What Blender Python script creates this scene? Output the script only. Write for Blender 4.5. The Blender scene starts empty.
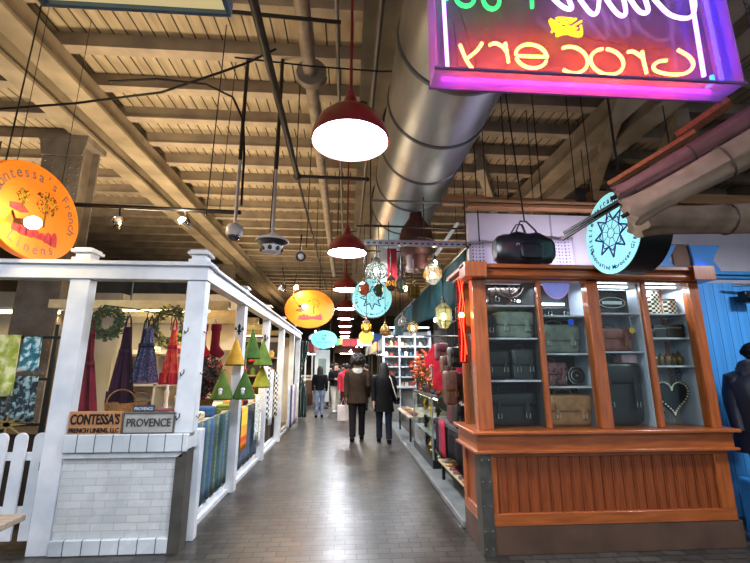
import bpy, bmesh, math, random
from mathutils import Vector, Matrix, Euler
random.seed(7)
R = math.radians; PI = math.pi; sin = math.sin; cos = math.cos
sc = bpy.context.scene; COL = sc.collection
ORG = {}
SPLIT = {'hanger', 'hanger_rod', 'seam_ring', 'edge_trim', 'hanger_strap', 'hook', 'lily_ornament', 'plate_screw', 'ring', 'trouser_leg', 'shelf', 'strap', 'rail', 'lettering', 'batten', 'ceiling_batten', 'bar', 'base_board', 'wire', 'slot', 'rivets_', 'tree_drawing_', 'flange', 'duct_ring', 'tassel'}

def lin(h):
    h = h.lstrip('#'); out = []
    for i in (0, 2, 4):
        v = int(h[i:i+2], 16) / 255
        out.append(v / 12.92 if v <= .04045 else ((v + .055) / 1.055) ** 2.4)
    return (*out, 1)
def shade(c, k): return (min(c[0]*k, 1), min(c[1]*k, 1), min(c[2]*k, 1), 1)

# ---------- materials ----------
MC = {}
def nmat(name):
    m = bpy.data.materials.new(name); m.use_nodes = True
    nt = m.node_tree; b = nt.nodes['Principled BSDF']
    return m, nt, b
def N(nt, t, **k):
    n = nt.nodes.new(t)
    for a, v in k.items(): setattr(n, a, v)
    return n
def noise_mix(nt, src, c, c2, sc_, lo=.35, hi=.65, det=4):
    no = N(nt, 'ShaderNodeTexNoise'); no.inputs['Scale'].default_value = sc_; no.inputs['Detail'].default_value = det
    if src: nt.links.new(src, no.inputs['Vector'])
    r = N(nt, 'ShaderNodeValToRGB'); r.color_ramp.elements[0].position = lo; r.color_ramp.elements[1].position = hi
    r.color_ramp.elements[0].color = c2; r.color_ramp.elements[1].color = c
    nt.links.new(no.outputs[0], r.inputs[0])
    return r, no
def M(name, c, rough=.5, metal=0, c2=None, s=8, bump=0, bs=None, em=0, emc=None, stretch=None, lo=.35, hi=.65, coat=0):
    if name in MC: return MC[name]
    m, nt, b = nmat(name)
    c = lin(c) if isinstance(c, str) else c
    c2 = lin(c2) if isinstance(c2, str) else (c2 or shade(c, .78))
    tc = N(nt, 'ShaderNodeTexCoord'); src = tc.outputs['Object']
    if stretch:
        mp = N(nt, 'ShaderNodeMapping'); mp.inputs['Scale'].default_value = stretch
        nt.links.new(src, mp.inputs['Vector']); src = mp.outputs[0]
    r, no = noise_mix(nt, src, c, c2, s, lo, hi)
    nt.links.new(r.outputs[0], b.inputs['Base Color'])
    b.inputs['Roughness'].default_value = rough; b.inputs['Metallic'].default_value = metal
    b.inputs['Coat Weight'].default_value = coat
    if rough >= .75: b.inputs['Specular IOR Level'].default_value = .15
    if bump:
        n2 = no
        if bs:
            n2 = N(nt, 'ShaderNodeTexNoise'); n2.inputs['Scale'].default_value = bs; nt.links.new(src, n2.inputs['Vector'])
        bp = N(nt, 'ShaderNodeBump'); bp.inputs['Strength'].default_value = bump; bp.inputs['Distance'].default_value = .01
        nt.links.new(n2.outputs[0], bp.inputs['Height']); nt.links.new(bp.outputs[0], b.inputs['Normal'])
    if em:
        b.inputs['Emission Color'].default_value = lin(emc) if isinstance(emc, str) else (emc or c)
        b.inputs['Emission Strength'].default_value = em
    MC[name] = m; return m
def EM(name, c, s):
    if name in MC: return MC[name]
    m, nt, b = nmat(name); c = lin(c)
    b.inputs['Base Color'].default_value = c; b.inputs['Emission Color'].default_value = c
    b.inputs['Emission Strength'].default_value = s; MC[name] = m; return m
def STR(name, cols, axis='X', per=.2, rough=.7, noise=.0, s=30, bump=0, diag=0):
    """repeating stripes: cols = [(pos, colour)...] over one period"""
    if name in MC: return MC[name]
    m, nt, b = nmat(name)
    tc = N(nt, 'ShaderNodeTexCoord'); sp = N(nt, 'ShaderNodeSeparateXYZ'); nt.links.new(tc.outputs['Object'], sp.inputs[0])
    mu = N(nt, 'ShaderNodeMath', operation='MULTIPLY'); mu.inputs[1].default_value = 1/per
    nt.links.new(sp.outputs[axis], mu.inputs[0])
    v = mu.outputs[0]
    if noise:
        no = N(nt, 'ShaderNodeTexNoise'); no.inputs['Scale'].default_value = s; nt.links.new(tc.outputs['Object'], no.inputs['Vector'])
        ma = N(nt, 'ShaderNodeMath', operation='MULTIPLY_ADD'); ma.inputs[1].default_value = noise
        nt.links.new(no.outputs[0], ma.inputs[0]); nt.links.new(v, ma.inputs[2]); v = ma.outputs[0]
    fr = N(nt, 'ShaderNodeMath', operation='FRACT'); nt.links.new(v, fr.inputs[0])
    r = N(nt, 'ShaderNodeValToRGB'); r.color_ramp.interpolation = 'CONSTANT'
    els = r.color_ramp.elements
    while len(els) < len(cols): els.new(.5)
    for e, (p, c) in zip(els, cols): e.position = p; e.color = lin(c)
    nt.links.new(fr.outputs[0], r.inputs[0]); nt.links.new(r.outputs[0], b.inputs['Base Color'])
    b.inputs['Roughness'].default_value = rough; MC[name] = m; return m
def PAT(name, c1, c2, c3=None, s=30, rough=.8, kind='voronoi', rnd=1.0, lo=.3, hi=.5):
    """printed fabric pattern"""
    if name in MC: return MC[name]
    m, nt, b = nmat(name); tc = N(nt, 'ShaderNodeTexCoord')
    if kind == 'voronoi':
        t = N(nt, 'ShaderNodeTexVoronoi'); t.inputs['Scale'].default_value = s; t.inputs['Randomness'].default_value = rnd
        nt.links.new(tc.outputs['Object'], t.inputs['Vector']); out = t.outputs['Distance']
    else:
        t = N(nt, 'ShaderNodeTexNoise'); t.inputs['Scale'].default_value = s; t.inputs['Detail'].default_value = 3
        nt.links.new(tc.outputs['Object'], t.inputs['Vector']); out = t.outputs[0]
    r = N(nt, 'ShaderNodeValToRGB'); e = r.color_ramp.elements
    e[0].position = lo; e[0].color = lin(c1); e[1].position = hi; e[1].color = lin(c2)
    if c3: x = e.new((lo+hi)/2); x.color = lin(c3)
    nt.links.new(out, r.inputs[0]); nt.links.new(r.outputs[0], b.inputs['Base Color'])
    b.inputs['Roughness'].default_value = rough; MC[name] = m; return m
def CHK(name, c1, c2, per=.03, rough=.4, plane='XZ'):
    if name in MC: return MC[name]
    m, nt, b = nmat(name); tc = N(nt, 'ShaderNodeTexCoord')
    sp = N(nt, 'ShaderNodeSeparateXYZ'); nt.links.new(tc.outputs['Object'], sp.inputs[0])
    cb = N(nt, 'ShaderNodeCombineXYZ'); nt.links.new(sp.outputs[plane[0]], cb.inputs[0]); nt.links.new(sp.outputs[plane[1]], cb.inputs[1])
    cb.inputs[2].default_value = .01
    t = N(nt, 'ShaderNodeTexChecker'); t.inputs['Scale'].default_value = 1/per
    t.inputs['Color1'].default_value = lin(c1); t.inputs['Color2'].default_value = lin(c2)
    nt.links.new(cb.outputs[0], t.inputs['Vector']); nt.links.new(t.outputs[0], b.inputs['Base Color'])
    b.inputs['Roughness'].default_value = rough; MC[name] = m; return m
def BRK(name, c1, c2, mortar, bw, bh, ms, plane='XY', rough=(.2, .45), bump=.4, off=.5, blend=None, grime=None):
    if name in MC: return MC[name]
    m, nt, b = nmat(name); tc = N(nt, 'ShaderNodeTexCoord')
    sp = N(nt, 'ShaderNodeSeparateXYZ'); nt.links.new(tc.outputs['Object'], sp.inputs[0])
    cb = N(nt, 'ShaderNodeCombineXYZ'); nt.links.new(sp.outputs[plane[0]], cb.inputs[0]); nt.links.new(sp.outputs[plane[1]], cb.inputs[1])
    t = N(nt, 'ShaderNodeTexBrick'); t.inputs['Scale'].default_value = 1
    t.offset = off
    t.inputs['Brick Width'].default_value = bw; t.inputs['Row Height'].default_value = bh; t.inputs['Mortar Size'].default_value = ms
    t.inputs['Color1'].default_value = lin(c1); t.inputs['Color2'].default_value = lin(c2); t.inputs['Mortar'].default_value = lin(mortar)
    t.inputs['Bias'].default_value = 0
    nt.links.new(cb.outputs[0], t.inputs['Vector'])
    no = N(nt, 'ShaderNodeTexNoise'); no.inputs['Scale'].default_value = 1.3; no.inputs['Detail'].default_value = 6
    nt.links.new(tc.outputs['Object'], no.inputs['Vector'])
    mx = N(nt, 'ShaderNodeMix', data_type='RGBA', blend_type='MULTIPLY'); mx.inputs['Factor'].default_value = 1
    rr = N(nt, 'ShaderNodeValToRGB'); rr.color_ramp.elements[0].position = .3; rr.color_ramp.elements[1].position = .7
    g = lin(grime) if grime else (.55, .52, .48, 1)
    rr.color_ramp.elements[0].color = g; rr.color_ramp.elements[1].color = (1, 1, 1, 1)
    nt.links.new(no.outputs[0], rr.inputs[0]); nt.links.new(t.outputs['Color'], mx.inputs[6]); nt.links.new(rr.outputs[0], mx.inputs[7])
    nt.links.new(mx.outputs[2], b.inputs['Base Color'])
    n3 = N(nt, 'ShaderNodeTexNoise'); n3.inputs['Scale'].default_value = 5; n3.inputs['Detail'].default_value = 5
    nt.links.new(tc.outputs['Object'], n3.inputs['Vector'])
    mr = N(nt, 'ShaderNodeMapRange'); mr.inputs['From Min'].default_value = .3; mr.inputs['From Max'].default_value = .7
    mr.inputs['To Min'].default_value = rough[0]; mr.inputs['To Max'].default_value = rough[1]
    nt.links.new(n3.outputs[0], mr.inputs[0]); nt.links.new(mr.outputs[0], b.inputs['Roughness'])
    bp = N(nt, 'ShaderNodeBump'); bp.inputs['Strength'].default_value = bump; bp.inputs['Distance'].default_value = .004; bp.invert = True
    ad = N(nt, 'ShaderNodeMath', operation='MULTIPLY_ADD'); ad.inputs[1].default_value = .0
    nt.links.new(n3.outputs[0], ad.inputs[0]); nt.links.new(t.outputs['Fac'], ad.inputs[2])
    nt.links.new(ad.outputs[0], bp.inputs['Height']); nt.links.new(bp.outputs[0], b.inputs['Normal'])
    MC[name] = m; return m
def GLASS(name, tint='#ffffff', refl=.08, scatter=0.0, dc='#ffffff', rough=.02):
    if name in MC: return MC[name]
    m, nt, b = nmat(name); nt.nodes.remove(b); out = nt.nodes['Material Output']
    tr = N(nt, 'ShaderNodeBsdfTransparent'); tr.inputs[0].default_value = lin(tint)
    gl = N(nt, 'ShaderNodeBsdfGlossy'); gl.inputs['Roughness'].default_value = rough; gl.inputs[0].default_value = (1, 1, 1, 1)
    lw = N(nt, 'ShaderNodeLayerWeight'); lw.inputs[0].default_value = .5; fr = N(nt, 'ShaderNodeMath', operation='POWER'); fr.inputs[1].default_value = 4; nt.links.new(lw.outputs['Facing'], fr.inputs[0])
    ad = N(nt, 'ShaderNodeMath', operation='MULTIPLY_ADD'); ad.inputs[1].default_value = .4; ad.inputs[2].default_value = refl*.35
    nt.links.new(fr.outputs[0], ad.inputs[0])
    mx = N(nt, 'ShaderNodeMixShader'); nt.links.new(ad.outputs[0], mx.inputs[0]); nt.links.new(tr.outputs[0], mx.inputs[1]); nt.links.new(gl.outputs[0], mx.inputs[2])
    last = mx
    if scatter:
        df = N(nt, 'ShaderNodeBsdfDiffuse'); df.inputs[0].default_value = lin(dc)
        tl = N(nt, 'ShaderNodeBsdfTranslucent'); tl.inputs[0].default_value = lin(dc)
        m1 = N(nt, 'ShaderNodeMixShader'); m1.inputs[0].default_value = .5; nt.links.new(df.outputs[0], m1.inputs[1]); nt.links.new(tl.outputs[0], m1.inputs[2])
        m2 = N(nt, 'ShaderNodeMixShader'); m2.inputs[0].default_value = scatter; nt.links.new(mx.outputs[0], m2.inputs[1]); nt.links.new(m1.outputs[0], m2.inputs[2]); last = m2
    nt.links.new(last.outputs[0], out.inputs['Surface']); MC[name] = m; return m

# ---------- mesh builder ----------
def frame(loc, right, up):
    r = Vector(right).normalized(); u = Vector(up).normalized(); n = r.cross(u).normalized(); u = n.cross(r)
    m = Matrix.Identity(4)
    for i in range(3): m[i][0] = r[i]; m[i][1] = u[i]; m[i][2] = n[i]; m[i][3] = loc[i]
    return m
FRONT = lambda x, y, z: frame((x, y, z), (1, 0, 0), (0, 0, 1))      # a face that looks towards -y
TXT = {}
def text_mesh(body, size, depth, off=0.0):
    k = (body, size, depth, off)
    if k not in TXT:
        cu = bpy.data.curves.new('t', 'FONT'); cu.body = body; cu.size = size; cu.extrude = depth; cu.offset = off
        cu.align_x = 'CENTER'; cu.align_y = 'CENTER'; cu.resolution_u = 4
        o = bpy.data.objects.new('t', cu); COL.objects.link(o)
        bpy.context.view_layer.update()
        me = bpy.data.meshes.new_from_object(o.evaluated_get(bpy.context.evaluated_depsgraph_get()))
        TXT[k] = ([tuple(v.co) for v in me.vertices], [tuple(p.vertices) for p in me.polygons])
        bpy.data.objects.remove(o); bpy.data.curves.remove(cu); bpy.data.meshes.remove(me)
    return TXT[k]
class MB:
    def __init__(s): s.v = []; s.f = []; s.mi = []; s.m = 0; s.T = None
    def add(s, vs, fs):
        o = len(s.v)
        if s.T: vs = [s.T @ Vector(v) for v in vs]
        s.v += [tuple(v) for v in vs]; s.f += [tuple(i + o for i in f) for f in fs]; s.mi += [s.m] * len(fs); return s
    def bx(s, x0, x1, y0, y1, z0, z1):
        vs = [(x, y, z) for z in (z0, z1) for y in (y0, y1) for x in (x0, x1)]
        return s.add(vs, [(0, 2, 3, 1), (4, 5, 7, 6), (0, 1, 5, 4), (2, 6, 7, 3), (0, 4, 6, 2), (1, 3, 7, 5)])
    def box(s, c, d, rot=(0, 0, 0)):
        E = Euler([R(a) for a in rot]).to_matrix(); c = Vector(c); h = Vector(d) / 2
        vs = [c + E @ Vector((x*h[0], y*h[1], z*h[2])) for z in (-1, 1) for y in (-1, 1) for x in (-1, 1)]
        return s.add(vs, [(0, 2, 3, 1), (4, 5, 7, 6), (0, 1, 5, 4), (2, 6, 7, 3), (0, 4, 6, 2), (1, 3, 7, 5)])
    def bar(s, p0, p1, w, h, up=(0, 0, 1)):
        p0 = Vector(p0); p1 = Vector(p1); d = (p1-p0).normalized(); u = Vector(up)
        r = d.cross(u)
        if r.length < 1e-3: r = d.cross(Vector((1, 0, 0)))
        r.normalize(); u = r.cross(d)
        vs = [p + r*a*w/2 + u*b*h/2 for p in (p0, p1) for b in (-1, 1) for a in (-1, 1)]
        return s.add(vs, [(0, 2, 3, 1), (4, 5, 7, 6), (0, 1, 5, 4), (2, 6, 7, 3), (0, 4, 6, 2), (1, 3, 7, 5)])
    def tube(s, pts, r, n=8, closed=False, flat=1.0, cap=True):
        P = [Vector(p) for p in pts]; K = len(P); rr = r if isinstance(r, (list, tuple)) else [r]*K
        d0 = (P[1]-P[0]).normalized(); ref = Vector((0, 0, 1)) if abs(d0.z) < .9 else Vector((1, 0, 0))
        u = (ref - d0*ref.dot(d0)).normalized(); vs = []; fs = []
        for i, p in enumerate(P):
            if closed: d = (P[(i+1) % K] - P[i-1])
            else: d = (P[min(i+1, K-1)] - P[max(i-1, 0)])
            if d.length < 1e-9: d = d0
            d.normalize(); u = u - d*u.dot(d)
            if u.length < 1e-6: u = d.orthogonal()
            u.normalize(); w = d.cross(u)
            for j in range(n):
                a = 2*PI*j/n; vs.append(p + u*cos(a)*rr[i]*flat + w*sin(a)*rr[i])
        S = K if closed else K-1
        for i in range(S):
            a = i*n; b = ((i+1) % K)*n
            for j in range(n): fs.append((a+j, a+(j+1) % n, b+(j+1) % n, b+j))
        if not closed and cap: fs.append(tuple(range(n))[::-1]); fs.append(tuple((K-1)*n + j for j in range(n)))
        return s.add(vs, fs)
    def cyl(s, p0, p1, r0, r1=None, n=16): return s.tube([p0, p1], [r0, r0 if r1 is None else r1], n)
    def lathe(s, prof, c=(0, 0, 0), n=24, T=None, closed=False):
        vs = []; fs = []; K = len(prof)
        for r, z in prof:
            for j in range(n):
                a = 2*PI*j/n; v = Vector((r*cos(a), r*sin(a), z))
                if T: v = T @ v
                vs.append(v + Vector(c))
        for i in range(K-1):
            for j in range(n): fs.append((i*n+j, i*n+(j+1) % n, (i+1)*n+(j+1) % n, (i+1)*n+j))
        if not closed:
            if prof[0][0] > 1e-4: fs.append(tuple(range(n))[::-1])
            if prof[-1][0] > 1e-4: fs.append(tuple((K-1)*n+j for j in range(n)))
        return s.add(vs, fs)
    def loft(s, rings, cap=True):
        n = len(rings[0]); vs = [p for r in rings for p in r]; fs = []
        for i in range(len(rings)-1):
            for j in range(n): fs.append((i*n+j, i*n+(j+1) % n, (i+1)*n+(j+1) % n, (i+1)*n+j))
        if cap: fs.append(tuple(range(n))[::-1]); fs.append(tuple((len(rings)-1)*n+j for j in range(n)))
        return s.add(vs, fs)
    def prism(s, poly, T, d):
        n = len(poly); vs = [T @ Vector((a, b, 0)) for a, b in poly] + [T @ Vector((a, b, d)) for a, b in poly]
        fs = [tuple(range(n))[::-1], tuple(range(n, 2*n))] + [(j, (j+1) % n, n+(j+1) % n, n+j) for j in range(n)]
        return s.add(vs, fs)
    def ball(s, c, r, nu=16, nv=10, e=1.0, rot=None):
        """ellipsoid; e<1 makes it boxy"""
        r = (r, r, r) if isinstance(r, (int, float)) else r; c = Vector(c); vs = []; fs = []
        q = lambda x: math.copysign(abs(x)**e, x)
        for i in range(nv+1):
            ph = -PI/2 + PI*i/nv
            for j in range(nu):
                th = 2*PI*j/nu
                v = Vector((q(cos(ph))*q(cos(th))*r[0], q(cos(ph))*q(sin(th))*r[1], q(sin(ph))*r[2]))
                if rot: v = Euler([R(a) for a in rot]).to_matrix() @ v
                vs.append(c+v)
        for i in range(nv):
            for j in range(nu): fs.append((i*nu+j, i*nu+(j+1) % nu, (i+1)*nu+(j+1) % nu, (i+1)*nu+j))
        return s.add(vs, fs)
    def grid(s, fn, nu, nv):
        vs = [fn(i/nu, j/nv) for j in range(nv+1) for i in range(nu+1)]
        return s.add(vs, [(j*(nu+1)+i, j*(nu+1)+i+1, (j+1)*(nu+1)+i+1, (j+1)*(nu+1)+i) for j in range(nv) for i in range(nu)])
    def text(s, body, size, T, depth=.004, off=0.0, sx=1.0):
        vs, fs = text_mesh(body, size, depth, off)
        return s.add([T @ Vector((v[0]*sx, v[1], v[2])) for v in vs], fs)
    def arc_text(s, body, size, T, rx, ry, a_mid, spread, depth=.003, off=0.0, flip=False):
        n = len(body)
        for i, ch in enumerate(body):
            if ch == ' ': continue
            t = (i - (n-1)/2) / max(n-1, 1)
            a = a_mid - t*spread if not flip else a_mid + t*spread
            x = rx*cos(a); y = ry*sin(a)
            na = math.atan2(y/(ry*ry), x/(rx*rx)) - PI/2 + (PI if flip else 0)
            s.text(ch, size, T @ Matrix.Translation((x, y, 0)) @ Matrix.Rotation(na, 4, 'Z'), depth, off)
        return s
    def build(s, name, mat, parent=None, bevel=0, solid=0, sub=0, sharp=38, org=None):
        if parent is not None and name in SPLIT:
            root = list(range(len(s.v)))
            def fd(i):
                while root[i] != i: root[i] = root[root[i]]; i = root[i]
                return i
            for f in s.f:
                for k in f[1:]: root[fd(k)] = fd(f[0])
            isl = {}
            for fi, f in enumerate(s.f): isl.setdefault(fd(f[0]), []).append(fi)
            if len(isl) > 1:
                o = None
                for fl in isl.values():
                    m2 = MB(); idx = {}
                    for fi in fl:
                        nf = []
                        for k in s.f[fi]:
                            if k not in idx: idx[k] = len(m2.v); m2.v.append(s.v[k])
                            nf.append(idx[k])
                        m2.f.append(tuple(nf)); m2.mi.append(0)
                    o = m2.build(name, mat, parent, bevel, solid, sub, sharp)
                return o
        if parent is not None: o3 = Vector(ORG[parent.name])
        elif org is not None: o3 = Vector(org)
        else:
            xs = [v[0] for v in s.v]; ys = [v[1] for v in s.v]; zs = [v[2] for v in s.v]
            o3 = Vector(((min(xs)+max(xs))/2, (min(ys)+max(ys))/2, min(zs)))
        me = bpy.data.meshes.new(name)
        me.from_pydata([tuple(Vector(v)-o3) for v in s.v], [], s.f)
        mats = mat if isinstance(mat, (list, tuple)) else [mat]
        for m in mats: me.materials.append(m)
        if len(mats) > 1:
            for p, i in zip(me.polygons, s.mi): p.material_index = min(i, len(mats)-1)
        bm = bmesh.new(); bm.from_mesh(me); bmesh.ops.remove_doubles(bm, verts=bm.verts, dist=1e-5)
        if not solid: bmesh.ops.recalc_face_normals(bm, faces=bm.faces)
        bm.to_mesh(me); bm.free()
        me.polygons.foreach_set('use_smooth', [True]*len(me.polygons))
        me.set_sharp_from_angle(angle=R(sharp)); me.update()
        o = bpy.data.objects.new(name, me); COL.objects.link(o)
        if parent is not None: o.parent = parent
        else: o.location = o3
        ORG[o.name] = tuple(o3)
        if solid:
            md = o.modifiers.new('solid', 'SOLIDIFY'); md.thickness = solid; md.offset = 0
        if bevel:
            md = o.modifiers.new('bevel', 'BEVEL'); md.width = bevel; md.segments = 2; md.limit_method = 'ANGLE'; md.angle_limit = R(40)
        if sub:
            md = o.modifiers.new('sub', 'SUBSURF'); md.levels = sub; md.render_levels = sub
        return o
def tag(o, label, cat, group=None, kind=None):
    o['label'] = label; o['category'] = cat
    if group: o['group'] = group
    if kind: o['kind'] = kind
    return o
def thing(name, label, cat, loc=(0, 0, 0), group=None):
    o = bpy.data.objects.new(name, None); COL.objects.link(o); o.location = loc; o.empty_display_size = .1
    ORG[o.name] = tuple(loc); return tag(o, label, cat, group)
def struct(o): o['kind'] = 'structure'; return o
def dup(root, loc, rotz=None, label=None, group=None, scale=None, mats=None):
    def cp(o, par):
        c = o.copy(); COL.objects.link(c)
        if par is not None: c.parent = par
        for ch in list(o.children): cp(ch, c)
        return c
    r = cp(root, None); r.location = loc
    if rotz is not None: r.rotation_euler = (r.rotation_euler[0], r.rotation_euler[1], rotz)
    if scale: r.scale = (scale,)*3 if isinstance(scale, (int, float)) else scale
    if label: r['label'] = label
    if group: r['group'] = group
    return r
def recolor(root, mapping):
    """copy mesh data so that one copy of a thing can wear its own colours"""
    for o in [root] + list(root.children):
        if o.type == 'MESH' and o.name.split('.')[0] in mapping:
            o.data = o.data.copy()
            for i in range(len(o.data.materials)): o.data.materials[i] = mapping[o.name.split('.')[0]]
def point(x, y, z, e, c='#ffffff', r=.05):
    l = bpy.data.lights.new('bulb_light', 'POINT'); l.energy = e; l.color = lin(c)[:3]; l.shadow_soft_size = r
    o = bpy.data.objects.new('bulb_light', l); COL.objects.link(o); o.location = (x, y, z); return o
def area(x, y, z, e, c, sx, sy, rot=(0, 0, 0)):
    l = bpy.data.lights.new('tube_light', 'AREA'); l.shape = 'RECTANGLE'; l.size = sx; l.size_y = sy; l.energy = e; l.color = lin(c)[:3]
    o = bpy.data.objects.new('tube_light', l); COL.objects.link(o); o.location = (x, y, z); o.rotation_euler = [R(a) for a in rot]; return o
def ell(rx, ry, n=48): return [(rx*cos(2*PI*i/n), ry*sin(2*PI*i/n)) for i in range(n)]
# ---------- palette ----------
white_paint = M('white_paint', '#d9dde2', .45, c2='#bcc4cd', s=3, bump=.05)
cream = M('cream_paint', '#d8cbb0', .6, c2='#c2b394', s=3)
black_metal = M('black_metal', '#17181a', .4, .3)
dark_steel = M('dark_steel', '#3b3936', .45, .6)
galv = M('galvanised_steel', '#c3c8cc', .38, .85, c2='#a2a8ad', s=4, bump=.04, stretch=(1, .3, 1))
chrome = M('chrome', '#d8d8d8', .12, 1)
brass = M('brass', '#c79b45', .25, 1)
red_enamel = M('red_enamel', '#8e1a26', .3, 0, c2='#7a1520', coat=.5)
black_leather = M('black_leather', '#1b1c1f', .38, c2='#111214', s=25, bump=.25)
brown_leather = M('brown_leather', '#5c3a2c', .42, c2='#4a2c20', s=20, bump=.25)
tan_leather = M('tan_leather', '#a97b50', .5, c2='#8d6340', s=14, bump=.25)
mahog = M('stained_wood', '#ad5c2a', .32, c2='#86431c', s=5, stretch=(6, 6, .7), coat=.35, lo=.3, hi=.7)
mahog_h = M('stained_wood_rail', '#b05f2c', .32, c2='#89451c', s=5, stretch=(.7, 6, 6), coat=.35, lo=.3, hi=.7)
mahog_d = M('stained_wood_panel', '#94491f', .36, c2='#6e3312', s=6, stretch=(8, 6, .6), coat=.3, lo=.3, hi=.7)
raw_wood = M('raw_lumber', '#b08a5e', .7, c2='#8a6740', s=5, stretch=(.6, 6, 6))
tex_black = M('dark_cloth', '#16171c', .9, c2='#0d0e12', s=30)

# ---------- setting ----------
floor_m = BRK('floor_pavers', '#534f4a', '#3a3835', '#1b1a18', .2, .1, .0065, 'XY', (.3, .4), .6, grime='#a09c97')
mb = MB(); mb.bx(-9, 9, -3, 32, -.1, 0); struct(mb.build('floor', floor_m, org=(0, 0, 0)))
# plank ceiling: grooves along the aisle
def plank_mat():
    m, nt, b = nmat('ceiling_planks'); tc = N(nt, 'ShaderNodeTexCoord'); sp = N(nt, 'ShaderNodeSeparateXYZ')
    nt.links.new(tc.outputs['Object'], sp.inputs[0])
    mu = N(nt, 'ShaderNodeMath', operation='MULTIPLY'); mu.inputs[1].default_value = 1/.17; nt.links.new(sp.outputs['X'], mu.inputs[0])
    fr = N(nt, 'ShaderNodeMath', operation='FRACT'); nt.links.new(mu.outputs[0], fr.inputs[0])
    r = N(nt, 'ShaderNodeValToRGB'); e = r.color_ramp.elements; e[0].position = .08; e[0].color = lin('#30271e'); e[1].position = .16; e[1].color = (1, 1, 1, 1)
    nt.links.new(fr.outputs[0], r.inputs[0])
    mp = N(nt, 'ShaderNodeMapping'); mp.inputs['Scale'].default_value = (5, .7, 1); nt.links.new(tc.outputs['Object'], mp.inputs[0])
    r2, no = noise_mix(nt, mp.outputs[0], lin('#aa9c82'), lin('#8b7e67'), 2.0)
    mx = N(nt, 'ShaderNodeMix', data_type='RGBA', blend_type='MULTIPLY'); mx.inputs['Factor'].default_value = 1
    nt.links.new(r2.outputs[0], mx.inputs[6]); nt.links.new(r.outputs[0], mx.inputs[7]); nt.links.new(mx.outputs[2], b.inputs['Base Color'])
    b.inputs['Roughness'].default_value = .75; return m
mb = MB(); mb.bx(-9, 9, -3, 32, 5.79, 6.0); struct(mb.build('ceiling', plank_mat(), org=(0, 0, 5.79)))
joist_m = M('joist_paint', '#9c8f7a', .7, c2='#82766a', s=3)
beam_m = M('girder_paint', '#9a8d77', .6, c2='#7b705c', s=2)
tn = 0
def trim(mb, m, bevel=0):
    global tn
    tn += 1; return struct(mb.build('trim_%d' % tn, m, bevel=bevel))
for k in range(-7, 37):
    y = 4.6 + .74*k; mb = MB(); mb.bx(-9, 9, y-.06, y+.06, 5.6, 5.79)
    mb.bx(-9, 9, y-.075, y+.075, 5.585, 5.61); trim(mb, joist_m)
for x, w, z0 in ((-3.75, .2, 5.28), (-4.32, .2, 5.28), (4.5, .24, 5.25), (3.95, .2, 5.25), (.42, .5, 5.42)):
    mb = MB(); mb.bx(x-w/2, x+w/2, -3, 32, z0, 5.585)
    mb.bx(x-w/2-.05, x+w/2+.05, -3, 32, z0-.03, z0+.02); trim(mb, beam_m)
for x0, y0, x1, y1 in ((3.2, 3.5, 5.2, 7.6), (2.4, 6.6, 4.4, 10.6), (5.0, 5.0, 7.4, 9.5)):   # diagonal struts on the right bay
    mb = MB(); mb.bar((x0, y0, 5.3), (x1, y1, 5.3), .16, .26); trim(mb, beam_m)
wall_m = M('hall_wall', '#6d6455', .8, c2='#575043', s=1)
for nme, b6 in (('wall_left', (-9.15, -9, -3, 32, 0, 6)), ('wall_right', (9, 9.15, -3, 32, 0, 6)), ('wall_back', (-9.15, 9.15, 32, 32.15, 0, 6))):
    mb = MB(); mb.bx(*b6); struct(mb.build(nme, wall_m))

# riveted columns
col_m = M('column_paint', '#7d746a', .55, c2='#655d54', s=4)
def column(label, x, y, w=.62, d=.4, m=col_m):
    t = thing('steel_column', label, 'column', (x, y, 0))
    mb = MB(); mb.bx(x-w/2, x+w/2, y-d/2, y-d/2+.03, 0, 5.25); mb.bx(x-w/2, x+w/2, y+d/2-.03, y+d/2, 0, 5.25); mb.build('flange', m, t)
    mb = MB()
    for sx in (-1, 1): mb.bx(x+sx*w*.3-.015, x+sx*w*.3+.015, y-d/2+.03, y+d/2-.03, 0, 5.25)
    mb.build('web', m, t)
    mb = MB()
    for i in range(44):
        for sx in (-.42, -.22, .22, .42): mb.ball((x+sx*w, y-d/2-.002, .3+i*.11), .014, 6, 4)
    mb.build('rivets', m, t)
    mb = MB(); mb.bx(x-w/2-.06, x+w/2+.06, y-d/2-.05, y+d/2+.05, 5.15, 5.25)
    mb.prism([(-w/2-.05, 5.15), (-w/2, 4.9), (w/2, 4.9), (w/2+.05, 5.15)], frame((x, y-d/2-.02, 0), (1, 0, 0), (0, 0, 1)), .02)
    mb.build('bracket', m, t); return t
column('brown riveted steel column rising behind the orange oval sign', -4.58, 6.3, .62)
column('dark steel column above the wooden display cabinet, right side', 5.0, 7.6, .55, .4, M('column_dark', '#3a3836', .6))
column('far steel column deep on the left side of the hall', -4.45, 14.5, .5)
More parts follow.
